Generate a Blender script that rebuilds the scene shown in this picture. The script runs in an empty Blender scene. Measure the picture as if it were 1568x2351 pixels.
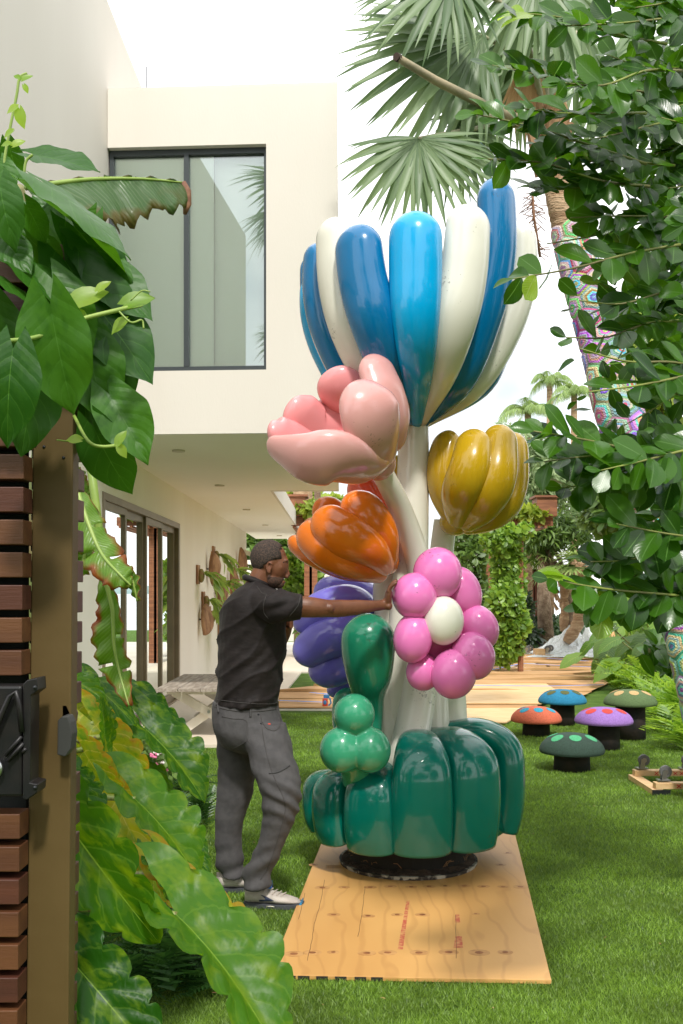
import bpy, bmesh, math, random
import numpy as np
from mathutils import Vector, Matrix, noise
random.seed(7); rng = np.random.default_rng(7)
R = math.radians; PI = math.pi
S = bpy.context.scene; COL = S.collection
# ------------------------------------------------------------ camera, light, exposure
F, CX, HY, H = 2300.0, 784.0, 1360.0, 1.66          # focal length in plate pixels, vanishing row, eye height
cam = bpy.data.objects.new('camera', bpy.data.cameras.new('camera')); COL.objects.link(cam); S.camera = cam
cam.location = (0, 0, H); cam.rotation_euler = (R(90), 0, 0)
cam.data.sensor_fit = 'HORIZONTAL'; cam.data.sensor_width = 24; cam.data.lens = 24*F/1568
cam.data.shift_y = (HY-1175.5)/1568; cam.data.clip_start = .05; cam.data.clip_end = 5000
SUN = Vector((.09, -.61, .76)).normalized()
EL = math.asin(SUN.z); AZ = math.atan2(SUN.x, SUN.y)
W = bpy.data.worlds.new('World'); S.world = W; W.use_nodes = True
nt = W.node_tree; nt.nodes.clear()
def N(t, typ, **kw):
    n = t.nodes.new(typ)
    for k, v in kw.items():
        if hasattr(n, k): setattr(n, k, v)
    return n
out = N(nt, 'ShaderNodeOutputWorld'); mx = N(nt, 'ShaderNodeMixShader')
sky = N(nt, 'ShaderNodeTexSky', sky_type='NISHITA'); sky.sun_disc = False; sky.sun_elevation = EL; sky.sun_rotation = AZ
b1 = N(nt, 'ShaderNodeBackground'); b1.inputs[1].default_value = .085
b2 = N(nt, 'ShaderNodeBackground'); b2.inputs[1].default_value = 1.38; b2.inputs[0].default_value = (1, .998, 1, 1)
tc = N(nt, 'ShaderNodeTexCoord'); nz = N(nt, 'ShaderNodeTexNoise'); nz.inputs['Scale'].default_value = 2.2; nz.inputs['Detail'].default_value = 6
cr = N(nt, 'ShaderNodeValToRGB'); cr.color_ramp.elements[0].position = .34; cr.color_ramp.elements[0].color = (.22, .22, .22, 1)
cr.color_ramp.elements[1].position = .50; cr.color_ramp.elements[1].color = (1, 1, 1, 1)
nt.links.new(tc.outputs['Generated'], nz.inputs[0]); nt.links.new(nz.outputs[0], cr.inputs[0]); nt.links.new(cr.outputs[0], mx.inputs[0])
nt.links.new(sky.outputs[0], b1.inputs[0]); nt.links.new(b1.outputs[0], mx.inputs[1]); nt.links.new(b2.outputs[0], mx.inputs[2]); nt.links.new(mx.outputs[0], out.inputs[0])
sl = bpy.data.lights.new('sun', 'SUN'); sl.energy = 2.5; sl.angle = R(5); sl.color = (1, .965, .90)
so = bpy.data.objects.new('sun', sl); COL.objects.link(so); so.rotation_euler = SUN.to_track_quat('Z', 'Y').to_euler(); so.location = (2, -6, 12)
S.view_settings.view_transform = 'Standard'; S.view_settings.look = 'None'; S.view_settings.gamma = 1; S.view_settings.use_curve_mapping = False
S.view_settings.exposure = .5
S.cycles.diffuse_bounces = 8; S.cycles.max_bounces = 14; S.cycles.transparent_max_bounces = 24
# ------------------------------------------------------------ helpers
def U(x, y, D): return Vector(((x-CX)/F*D, D, H-(y-HY)/F*D))
def G(x, y, z=0.0):
    D = F*(H-z)/(y-HY); return Vector(((x-CX)/F*D, D, z))
def tag(o, label=None, cat=None, group=None, kind=None):
    if label: o['label'] = label
    if cat: o['category'] = cat
    if group: o['group'] = group
    if kind: o['kind'] = kind
    return o
def thing(name, label, cat, loc=(0, 0, 0), group=None):
    o = bpy.data.objects.new(name, None); COL.objects.link(o); o.location = loc; o.empty_display_size = .1
    return tag(o, label, cat, group)
def wl(o):
    v = Vector(o.location)
    while o.parent and False: o = o.parent
    return v
def attach(o, parent):
    o.parent = parent
    p, t = parent, Matrix.Identity(4)
    if parent.type == 'EMPTY': t = Matrix.Translation(parent.location)
    o.matrix_parent_inverse = t.inverted()
def link(name, me, parent=None, mat=None, label=None):
    if mat is not None and not me.materials: me.materials.append(mat)
    o = bpy.data.objects.new(name, me); COL.objects.link(o)
    if parent: attach(o, parent)
    if label: o['label'] = label
    return o
class M:
    def __init__(s): s.v = []; s.f = []; s.uv = None
    def add(s, v, f):
        n = len(s.v); s.v += [tuple(p) for p in v]; s.f += [tuple(i+n for i in q) for q in f]; return s
    def box(s, c, d, m=None):
        x, y, z = d[0]/2, d[1]/2, d[2]/2; c = Vector(c)
        P = [Vector((a*x, b*y, e*z)) for a in (-1, 1) for b in (-1, 1) for e in (-1, 1)]
        if m: P = [m @ p for p in P]
        return s.add([p+c for p in P], [(0, 1, 3, 2), (4, 6, 7, 5), (0, 4, 5, 1), (2, 3, 7, 6), (0, 2, 6, 4), (1, 5, 7, 3)])
    def bx(s, a, b): return s.box([(a[i]+b[i])/2 for i in range(3)], [abs(b[i]-a[i]) for i in range(3)])
    def beam(s, a, b, w, h, up=(0, 0, 1)):
        a = Vector(a); b = Vector(b); y = (b-a); L = y.length; y.normalize(); x = y.cross(Vector(up)).normalized(); z = x.cross(y)
        return s.box((a+b)/2, (w, L, h), Matrix((x, y, z)).transposed())
    def loft(s, rings, c0=True, c1=True):
        n = len(rings[0]); b = len(s.v)
        for r in rings: s.v += [tuple(p) for p in r]
        for i in range(len(rings)-1):
            for j in range(n):
                k = (j+1) % n; s.f.append((b+i*n+j, b+i*n+k, b+(i+1)*n+k, b+(i+1)*n+j))
        if c0: s.f.append(tuple(b+j for j in reversed(range(n))))
        if c1: s.f.append(tuple(b+(len(rings)-1)*n+j for j in range(n)))
        return s
    def tube(s, pts, rad, n=8, out=None, c0=True, c1=True, pw=2):
        pts = [Vector(p) for p in pts]; K = len(pts)
        if not hasattr(rad, '__len__'): rad = [rad]*K
        rings = []; pu = None
        for i, p in enumerate(pts):
            T = (pts[min(i+1, K-1)]-pts[max(i-1, 0)])
            if T.length < 1e-9: T = Vector((0, 0, 1))
            T.normalize()
            if out is not None: o = Vector(out[i]) if hasattr(out[0], '__len__') else Vector(out)
            else: o = pu if pu else (Vector((0, 1, .01)) if abs(T.y) < .9 else Vector((1, 0, .01)))
            o = (o-T*o.dot(T)).normalized(); pu = o; w = T.cross(o)
            a, t = rad[i] if hasattr(rad[i], '__len__') else (rad[i], rad[i])
            sq = [(lambda c, q: (c/(abs(c)**pw+abs(q)**pw)**(1/pw), q/(abs(c)**pw+abs(q)**pw)**(1/pw)))(math.cos(2*PI*j/n), math.sin(2*PI*j/n)) for j in range(n)]
            rings.append([p+w*(a*c)+o*(t*q) for c, q in sq])
        return s.loft(rings, c0, c1)
    def ell(s, c, r, n=24, m=14, rot=None):
        c = Vector(c); r = (r, r, r) if not hasattr(r, '__len__') else r; b = len(s.v)
        P = [(0, 0, -1)]+[(math.cos(2*PI*j/n)*math.sin(PI*i/m), math.sin(2*PI*j/n)*math.sin(PI*i/m), -math.cos(PI*i/m)) for i in range(1, m) for j in range(n)]+[(0, 0, 1)]
        for p in P:
            q = Vector((p[0]*r[0], p[1]*r[1], p[2]*r[2]))
            if rot: q = rot @ q
            s.v.append(tuple(q+c))
        for j in range(n):
            k = (j+1) % n
            s.f.append((b, b+1+k, b+1+j)); e = b+1+(m-2)*n; s.f.append((b+1+m*n-n, e+j, e+k))
            for i in range(m-2): s.f.append((b+1+i*n+j, b+1+i*n+k, b+1+(i+1)*n+k, b+1+(i+1)*n+j))
        return s
    def poly(s, pts, z0, z1):
        n = len(pts); return s.add([(p[0], p[1], z0) for p in pts]+[(p[0], p[1], z1) for p in pts],
            [tuple(reversed(range(n))), tuple(range(n, 2*n))]+[(i, (i+1) % n, n+(i+1) % n, n+i) for i in range(n)])
    def mesh(s, name, smooth=False):
        me = bpy.data.meshes.new(name); me.from_pydata(s.v, [], s.f)
        bm = bmesh.new(); bm.from_mesh(me); bmesh.ops.recalc_face_normals(bm, faces=bm.faces); bm.to_mesh(me); bm.free()
        if smooth: me.polygons.foreach_set('use_smooth', [True]*len(me.polygons))
        me.update(); return me
    def build(s, name, mat, parent=None, smooth=False, label=None, bevel=0):
        o = link(name, s.mesh(name, smooth), parent, mat, label)
        if bevel:
            b = o.modifiers.new('bevel', 'BEVEL'); b.width = bevel; b.segments = 2; b.limit_method = 'ANGLE'; b.harden_normals = False
        return o
    def fuse(s, name, mat, parent=None, vox=.008, sm=4, label=None, disp=None):
        me = s.mesh(name); t = bpy.data.objects.new('tmp', me); COL.objects.link(t)
        m = t.modifiers.new('r', 'REMESH'); m.mode = 'VOXEL'; m.voxel_size = vox
        if sm: m = t.modifiers.new('s', 'SMOOTH'); m.iterations = sm; m.factor = .5
        dg = bpy.context.evaluated_depsgraph_get(); dg.update()
        nm = bpy.data.meshes.new_from_object(t.evaluated_get(dg)); nm.name = name
        bpy.data.objects.remove(t)
        if disp:
            co = np.empty(len(nm.vertices)*3); nm.vertices.foreach_get('co', co); co = co.reshape(-1, 3)
            no = np.empty(len(nm.vertices)*3); nm.vertices.foreach_get('normal', no); no = no.reshape(-1, 3)
            d = np.array([disp(Vector(c)) for c in co]); nm.vertices.foreach_set('co', (co+no*d[:, None]).ravel())
        nm.materials.clear(); nm.polygons.foreach_set('use_smooth', [True]*len(nm.polygons)); nm.update()
        return link(name, nm, parent, mat, label)
def cat(P, n):
    P = [np.array(p, float) for p in P]; P = [2*P[0]-P[1]]+P+[2*P[-1]-P[-2]]; o = []
    for i in range(1, len(P)-2):
        for k in range(n):
            t = k/n; a, b, c, d = P[i-1:i+3]
            o.append(.5*((2*b)+(-a+c)*t+(2*a-5*b+4*c-d)*t*t+(-a+3*b-3*c+d)*t**3))
    o.append(P[-2]); return o
def lnk(t, a, b): t.links.new(a, b)
MATS = {}
def mat(name, col, rough=.6, col2=None, nscale=8, bump=0, bscale=60, spec=.5, coat=0, metal=0, stretch=None, trans=0, sheen=0, vmin=.4, vmax=.6, detail=4, bdist=.01, coord='Object'):
    m = bpy.data.materials.new(name); m.use_nodes = True; t = m.node_tree; p = t.nodes['Principled BSDF']; MATS[name] = m
    p.inputs['Base Color'].default_value = (*col, 1); p.inputs['Roughness'].default_value = rough; p.inputs['Specular IOR Level'].default_value = spec
    p.inputs['Metallic'].default_value = metal; p.inputs['Coat Weight'].default_value = coat; p.inputs['Coat Roughness'].default_value = .04
    tcn = N(t, 'ShaderNodeTexCoord'); mp = N(t, 'ShaderNodeMapping'); lnk(t, tcn.outputs[coord], mp.inputs[0])
    if stretch: mp.inputs['Scale'].default_value = stretch
    if col2:
        n = N(t, 'ShaderNodeTexNoise'); n.inputs['Scale'].default_value = nscale; n.inputs['Detail'].default_value = detail; lnk(t, mp.outputs[0], n.inputs[0])
        c = N(t, 'ShaderNodeValToRGB'); c.color_ramp.elements[0].position = vmin; c.color_ramp.elements[1].position = vmax
        c.color_ramp.elements[0].color = (*col, 1); c.color_ramp.elements[1].color = (*col2, 1)
        lnk(t, n.outputs[0], c.inputs[0]); lnk(t, c.outputs[0], p.inputs['Base Color'])
    if bump:
        n = N(t, 'ShaderNodeTexNoise'); n.inputs['Scale'].default_value = bscale; n.inputs['Detail'].default_value = 5; lnk(t, mp.outputs[0], n.inputs[0])
        b = N(t, 'ShaderNodeBump'); b.inputs['Strength'].default_value = bump; b.inputs['Distance'].default_value = bdist
        lnk(t, n.outputs[0], b.inputs['Height']); lnk(t, b.outputs[0], p.inputs['Normal'])
    if sheen: p.inputs['Sheen Weight'].default_value = sheen
    return m
def gloss(name, col, rough=.3, dirt=.5):
    """lacquered fibreglass: coat, faint mottling, small dark specks and scuffs"""
    m = mat(name, tuple(c*.93 for c in col), rough, col, 3, bump=.04, bscale=5, coat=.65, spec=.3, vmin=.3, vmax=.7, bdist=.02)
    t = m.node_tree; p = t.nodes['Principled BSDF']; old = p.inputs['Base Color'].links[0].from_socket
    g = N(t, 'ShaderNodeTexCoord')
    v = N(t, 'ShaderNodeTexNoise'); v.inputs['Scale'].default_value = 55; v.inputs['Detail'].default_value = 3; v.inputs['Roughness'].default_value = .7
    q = N(t, 'ShaderNodeTexNoise'); q.inputs['Scale'].default_value = 4
    lnk(t, g.outputs['Object'], v.inputs[0]); lnk(t, g.outputs['Object'], q.inputs[0])
    mu = N(t, 'ShaderNodeMath', operation='MULTIPLY'); lnk(t, v.outputs[0], mu.inputs[0]); lnk(t, q.outputs[0], mu.inputs[1])
    r = N(t, 'ShaderNodeValToRGB'); r.color_ramp.elements[0].position = .41; r.color_ramp.elements[1].position = .45; lnk(t, mu.outputs[0], r.inputs[0])
    k = N(t, 'ShaderNodeMath', operation='MULTIPLY'); k.inputs[1].default_value = dirt; lnk(t, r.outputs[0], k.inputs[0])
    x = N(t, 'ShaderNodeMix', data_type='RGBA'); lnk(t, k.outputs[0], x.inputs['Factor']); lnk(t, old, x.inputs['A']); x.inputs['B'].default_value = (.05, .04, .03, 1)
    lnk(t, x.outputs['Result'], p.inputs['Base Color'])
    p.inputs['Coat Roughness'].default_value = .06
    return m
def leafmat(name, c1, c2, back=None, tr=.35, rough=.35, coat=0, spec=.5, veins=0, vcol=None, edge=None, nsides=14, spread=.12, ribw=.035, vb=.5, blotch=None):
    """leaf: colour differs from leaf to leaf; ribs by leaf UV (u across -1..1, v along 0..1)"""
    m = bpy.data.materials.new(name); m.use_nodes = True; t = m.node_tree; p = t.nodes['Principled BSDF']; o = t.nodes['Material Output']; MATS[name] = m
    g = N(t, 'ShaderNodeNewGeometry'); oi = N(t, 'ShaderNodeObjectInfo'); ad = N(t, 'ShaderNodeMath', operation='ADD'); lnk(t, g.outputs['Random Per Island'], ad.inputs[0]); lnk(t, oi.outputs['Random'], ad.inputs[1])
    fr = N(t, 'ShaderNodeMath', operation='FRACT'); lnk(t, ad.outputs[0], fr.inputs[0])
    r = N(t, 'ShaderNodeValToRGB'); r.color_ramp.elements[0].color = (*c1, 1); r.color_ramp.elements[1].color = (*c2, 1); r.color_ramp.elements[1].position = .9
    lnk(t, fr.outputs[0], r.inputs[0]); c = r.outputs[0]
    if veins or edge:
        uv = N(t, 'ShaderNodeUVMap'); sp = N(t, 'ShaderNodeSeparateXYZ'); lnk(t, uv.outputs[0], sp.inputs[0])
        def mth(op, a, b=None):
            n = N(t, 'ShaderNodeMath', operation=op)
            for i, q in enumerate((a, b)):
                if q is None: continue
                if isinstance(q, (int, float)): n.inputs[i].default_value = q
                else: lnk(t, q, n.inputs[i])
            return n.outputs[0]
        tcn = N(t, 'ShaderNodeTexCoord'); wn = N(t, 'ShaderNodeTexNoise'); wn.inputs['Scale'].default_value = 9; lnk(t, tcn.outputs['Object'], wn.inputs[0])
        au = mth('ABSOLUTE', mth('SUBTRACT', mth('MULTIPLY', sp.outputs[0], 2), 1))
    if veins:
        ph = mth('FRACT', mth('MULTIPLY', mth('ADD', mth('SUBTRACT', sp.outputs[1], mth('MULTIPLY', au, .35 if nsides < 25 else .12)), mth('MULTIPLY', wn.outputs[0], .04)), nsides))
        d = mth('ABSOLUTE', mth('SUBTRACT', ph, .5))
        line = mth('MAXIMUM', mth('MULTIPLY', mth('LESS_THAN', d, spread), veins), mth('LESS_THAN', au, ribw))
        mxn = N(t, 'ShaderNodeMix', data_type='RGBA'); lnk(t, line, mxn.inputs['Factor']); lnk(t, c, mxn.inputs['A']); mxn.inputs['B'].default_value = (*(vcol or c2), 1); c = mxn.outputs['Result']
        bp = N(t, 'ShaderNodeBump'); bp.inputs['Strength'].default_value = vb; bp.inputs['Distance'].default_value = .006
        lnk(t, mth('MINIMUM', d, .3), bp.inputs['Height']); lnk(t, bp.outputs[0], p.inputs['Normal'])
    if blotch:
        bn_ = N(t, 'ShaderNodeTexNoise'); bn_.inputs['Scale'].default_value = 7; bn_.inputs['Detail'].default_value = 3; tcb = N(t, 'ShaderNodeTexCoord'); lnk(t, tcb.outputs['Generated'], bn_.inputs[0]); lnk(t, wn.outputs[0], bn_.inputs['Distortion'])
        rb = N(t, 'ShaderNodeValToRGB'); rb.color_ramp.elements[0].position = .48; rb.color_ramp.elements[1].position = .72; lnk(t, bn_.outputs[0], rb.inputs[0])
        mxn = N(t, 'ShaderNodeMix', data_type='RGBA'); lnk(t, rb.outputs[0], mxn.inputs['Factor']); lnk(t, c, mxn.inputs['A']); mxn.inputs['B'].default_value = (*blotch, 1); c = mxn.outputs['Result']
    if edge:
        e = mth('ADD', mth('MAXIMUM', au, mth('MULTIPLY', sp.outputs[1], .8)), mth('MULTIPLY', mth('SUBTRACT', wn.outputs[0], .5), 1.2))
        rr = N(t, 'ShaderNodeValToRGB'); rr.color_ramp.elements[0].position = .72; rr.color_ramp.elements[1].position = 1.05; lnk(t, e, rr.inputs[0])
        mxn = N(t, 'ShaderNodeMix', data_type='RGBA'); lnk(t, rr.outputs[0], mxn.inputs['Factor']); lnk(t, c, mxn.inputs['A']); mxn.inputs['B'].default_value = (*edge, 1); c = mxn.outputs['Result']
    lnk(t, c, p.inputs['Base Color']); p.inputs['Roughness'].default_value = rough; p.inputs['Specular IOR Level'].default_value = spec; p.inputs['Coat Weight'].default_value = coat; p.inputs['Coat Roughness'].default_value = .2
    tr_ = N(t, 'ShaderNodeBsdfTranslucent'); hs = N(t, 'ShaderNodeHueSaturation'); hs.inputs['Hue'].default_value = .485; hs.inputs['Value'].default_value = 2.2; hs.inputs['Saturation'].default_value = 1.05
    lnk(t, c, hs.inputs['Color']); lnk(t, hs.outputs[0], tr_.inputs[0])
    ms = N(t, 'ShaderNodeMixShader'); ms.inputs[0].default_value = tr; lnk(t, p.outputs[0], ms.inputs[1]); lnk(t, tr_.outputs[0], ms.inputs[2]); lnk(t, ms.outputs[0], o.inputs[0])
    return m
def leafgrid(L, wfun, nu=2, nv=8, fold=.15, droop=.1, wave=0, wn=5, lobe=0, seed=0, ruf=0, pil=0, pn=6, scal=0):
    """a leaf lying along +Y, face up +Z: verts, faces, uvs"""
    rr = random.Random(seed); V = []; UVs = []; ph = rr.random()*6
    for i in range(nv+1):
        t = i/nv; w = wfun(t)*L
        for j in range(-nu, nu+1):
            a = j/nu; ab = abs(a)
            e = 1+scal*(abs(math.sin(PI*pn*t))**.5-.7)*ab**2*(t < .93)+ruf*math.sin(t*wn*6.28*1.3+ph+(a > 0)*2)*ab**3
            x = a*w*e; y = L*(t-lobe*ab*(1-t)**3)
            z = ab*w*fold-L*droop*t*t+wave*L*math.sin(t*wn*6.28+ph+(a > 0)*1.7)*ab**1.5+pil*L*math.sin(PI*pn*(t-.3*ab))**2*min(1, ab*2.2)*(1-t)**.3
            V.append((x, y, z)); UVs.append(((a+1)/2, t))
    n = 2*nu+1; Fc = [(i*n+j, i*n+j+1, (i+1)*n+j+1, (i+1)*n+j) for i in range(nv) for j in range(2*nu)]
    return V, Fc, UVs
def uvmesh(name, V, Fc, UVs, mt, smooth=True):
    me = bpy.data.meshes.new(name); me.from_pydata([tuple(v) for v in V], [], Fc); u = me.uv_layers.new(name='UVMap')
    idx = np.empty(len(me.loops), np.int32); me.loops.foreach_get('vertex_index', idx)
    u.data.foreach_set('uv', np.array(UVs, dtype=np.float32)[idx].ravel())
    if smooth: me.polygons.foreach_set('use_smooth', [True]*len(me.polygons))
    me.materials.append(mt); me.update(); return me
def frame(P, Q, nrm):
    y = (Q-P).normalized(); z = Vector(nrm); z = (z-y*z.dot(y))
    if z.length < 1e-4: z = y.orthogonal()
    z.normalize(); x = y.cross(z); m = Matrix((x, y, z)).transposed().to_4x4(); m.translation = P; return m
def bulk(name, base, mats4, mt, parent=None, label=None, stuff=True):
    """join many transformed copies of small leaf grids (list of (V,F,UV)) into one mesh"""
    Vs = []; Fs = []; Us = []; n = 0
    A = [(np.array(b[0]), np.array(b[1]), np.array(b[2])) for b in base]
    for k, m in mats4:
        v, f, u = A[k % len(A)]; mm = np.array(m); Vs.append(v @ mm[:3, :3].T+mm[:3, 3]); Fs.append(f+n); Us.append(u); n += len(v)
    v = np.concatenate(Vs); f = np.concatenate(Fs); u = np.concatenate(Us)
    me = bpy.data.meshes.new(name); me.vertices.add(len(v)); me.vertices.foreach_set('co', v.astype(np.float32).ravel())
    q = f.shape[1]; me.loops.add(f.size); me.loops.foreach_set('vertex_index', f.astype(np.int32).ravel()); me.polygons.add(len(f))
    me.polygons.foreach_set('loop_start', np.arange(0, f.size, q, dtype=np.int32)); me.polygons.foreach_set('loop_total', np.full(len(f), q, np.int32))
    ul = me.uv_layers.new(name='UVMap'); ul.data.foreach_set('uv', u[f.ravel()].astype(np.float32).ravel())
    me.polygons.foreach_set('use_smooth', [True]*len(f)); me.update(calc_edges=True); me.materials.append(mt)
    o = link(name, me, parent, None, label)
    if stuff: o['kind'] = 'stuff'
    return o
def struct(name, m, mt): return tag(m.build(name, mt), kind='structure')
def sheet(name, pts, z, mt, kind='structure', parent=None):
    me = bpy.data.meshes.new(name); me.from_pydata([(p[0], p[1], z) for p in pts], [], [tuple(range(len(pts)))]); me.update()
    if me.polygons[0].normal.z < 0: me.flip_normals()
    o = link(name, me, parent, mt)
    if kind: o['kind'] = kind
    return o
# ------------------------------------------------------------ materials
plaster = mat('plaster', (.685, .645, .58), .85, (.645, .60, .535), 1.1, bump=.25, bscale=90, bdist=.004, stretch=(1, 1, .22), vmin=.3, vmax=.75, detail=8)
plaster_lightened = mat('plaster_lightened_for_shade', (.84, .79, .70), .85, (.81, .755, .665), 1.1, bump=.2, bscale=90, bdist=.004, stretch=(1, 1, .22))  # house plaster lightened: bounce light under the overhang put into the colour
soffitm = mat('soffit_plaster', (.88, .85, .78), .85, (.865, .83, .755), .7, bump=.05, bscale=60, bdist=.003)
stone = mat('pale_stone', (.74, .66, .55), .7, (.67, .58, .47), .9, bump=.1, bscale=30, stretch=(1, .25, 1), bdist=.004)
concrete = mat('pale_concrete', (.62, .57, .49), .85, (.56, .51, .43), .8, bump=.2, bscale=50, bdist=.003)
turf = mat('turf', (.065, .135, .018), .95, (.12, .205, .032), 3.5, bump=.9, bscale=260, bdist=.02, vmin=.3, vmax=.7, spec=.2)
soil = mat('soil', (.035, .02, .012), 1, (.09, .055, .035), 14, bump=1, bscale=70, bdist=.03)
bronze = mat('bronze_frame', (.22, .17, .10), .45, (.19, .145, .085), 3, metal=.35)
blackm = mat('black_metal', (.02, .022, .026), .4, metal=.4)
darkframe = mat('dark_frame', (.045, .055, .06), .45, metal=.3)
kraft = mat('kraft_paper', (.52, .30, .13), .85, (.46, .26, .11), 2, bump=.25, bscale=8, bdist=.02)
tape = mat('blue_tape', (.12, .28, .75), .6)
cream = mat('white_wood_paint', (.78, .73, .63), .5, (.70, .64, .54), 5, bump=.1, bscale=30)
oldwood = mat('weathered_planks', (.42, .36, .30), .75, (.26, .21, .17), 3, bump=.4, bscale=25, stretch=(9, 1, 9), bdist=.004)
hard = mat('ipe_wood', (.065, .021, .008), .5, (.13, .05, .016), 2.2, bump=.2, bscale=30, stretch=(.8, 6, 9), bdist=.003, vmin=.3, vmax=.75)
hard2 = mat('ipe_wood_dark', (.05, .015, .009), .45, (.095, .03, .015), 2.2, bump=.2, bscale=30, stretch=(.8, 6, 9), bdist=.003, vmin=.3, vmax=.75)
cedar = mat('cedar', (.30, .12, .055), .65, (.20, .075, .035), 3, bump=.2, bscale=20, stretch=(1, 8, 8))
bark = mat('bark', (.17, .11, .07), .9, (.30, .22, .15), 6, bump=1, bscale=24, bdist=.04)
palmbark = mat('palm_bark', (.36, .22, .12), .9, (.52, .36, .22), 5, bump=1, bscale=18, stretch=(1, 1, 4), bdist=.05)
twigm = mat('green_twig', (.22, .26, .05), .5, (.15, .14, .05), 6)
stalkm = mat('spotted_stalk', (.20, .25, .05), .4, (.10, .07, .03), 40, vmin=.5, vmax=.66)
def glassmat(name, tint, refl, rough=.0, vis=.5):
    m = bpy.data.materials.new(name); m.use_nodes = True; t = m.node_tree; o = t.nodes['Material Output']; p = t.nodes['Principled BSDF']; t.nodes.remove(p)
    g = N(t, 'ShaderNodeBsdfGlossy'); g.inputs['Roughness'].default_value = rough; g.inputs['Color'].default_value = (.92, .97, .95, 1)
    tr = N(t, 'ShaderNodeBsdfTransparent'); tr.inputs[0].default_value = (*tint, 1)
    fz = N(t, 'ShaderNodeFresnel'); fz.inputs[0].default_value = 1.5; ad = N(t, 'ShaderNodeMath', operation='MULTIPLY_ADD'); ad.use_clamp = True
    lnk(t, fz.outputs[0], ad.inputs[0]); ad.inputs[1].default_value = 1.2; ad.inputs[2].default_value = refl
    x = N(t, 'ShaderNodeMixShader'); lnk(t, ad.outputs[0], x.inputs[0]); lnk(t, tr.outputs[0], x.inputs[1]); lnk(t, g.outputs[0], x.inputs[2]); lnk(t, x.outputs[0], o.inputs[0]); return m
glass = glassmat('window_glass', (.97, 1.0, .98), .17); doorglass = glassmat('door_glass', (.6, .66, .6), .5)
# ------------------------------------------------------------ ground, paving, water
m = M(); m.add([(-150, -150, 0), (150, -150, 0), (150, 44, 0), (-150, 44, 0), (-150, -150, -1), (150, -150, -1), (150, 44, -1), (-150, 44, -1)], [(0, 1, 2, 3), (4, 7, 6, 5), (0, 4, 5, 1), (1, 5, 6, 2), (2, 6, 7, 3), (3, 7, 4, 0)])
struct('ground', m, turf)
water = mat('water', (.35, .42, .45), .12, bump=.3, bscale=.4, stretch=(1, 3, 1))
sheet('water', [(-2500, 44), (2500, 44), (2500, 3500), (-2500, 3500)], -.35, water)
m = M()
for i in range(40): x = -900+i*48; m.ell((x, 1500+rng.random()*60, -1), (45+rng.random()*30, 20, 7+rng.random()*7), 10, 6)
struct('far_shore', m, mat('far_shore_hazed', (.22, .30, .30), 1, (.3, .36, .36), .02))  # pale blue-green: distance haze put into the colour
p = [(-2.46, 10.7), G(540, 1717), G(600, 1655), G(648, 1600), G(692, 1546), G(692, 1500), (-2.46, 26)]
m = M(); m.poly([(q[0], q[1]) for q in p], .0, .035)
struct('patio', m, stone)
pl = [(-2.46, 26), G(692, 1500), G(692, 1546), G(1215, 1546), G(1262, 1480), G(1262, 1458), (2.5, 33), (-12, 33), (-12, 26)]
m = M(); m.poly([(q[0], q[1]) for q in pl], 0, .028); struct('plaza', m, concrete)
m = M(); m.poly([(6.2, 30.5), (14, 29.5), (14, 34), (3.5, 36), (3.5, 33.4)], 0, .03); struct('garden_path', m, concrete)
m = M(); m.poly([(-4.5, -.5), (-1.75, -.5), (-1.30, 2.6), (-1.32, 5.2), (-1.55, 7.6), (-2.3, 10.4), (-4.5, 10.4)], .0, .03)
struct('planting_bed', m, soil)
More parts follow.
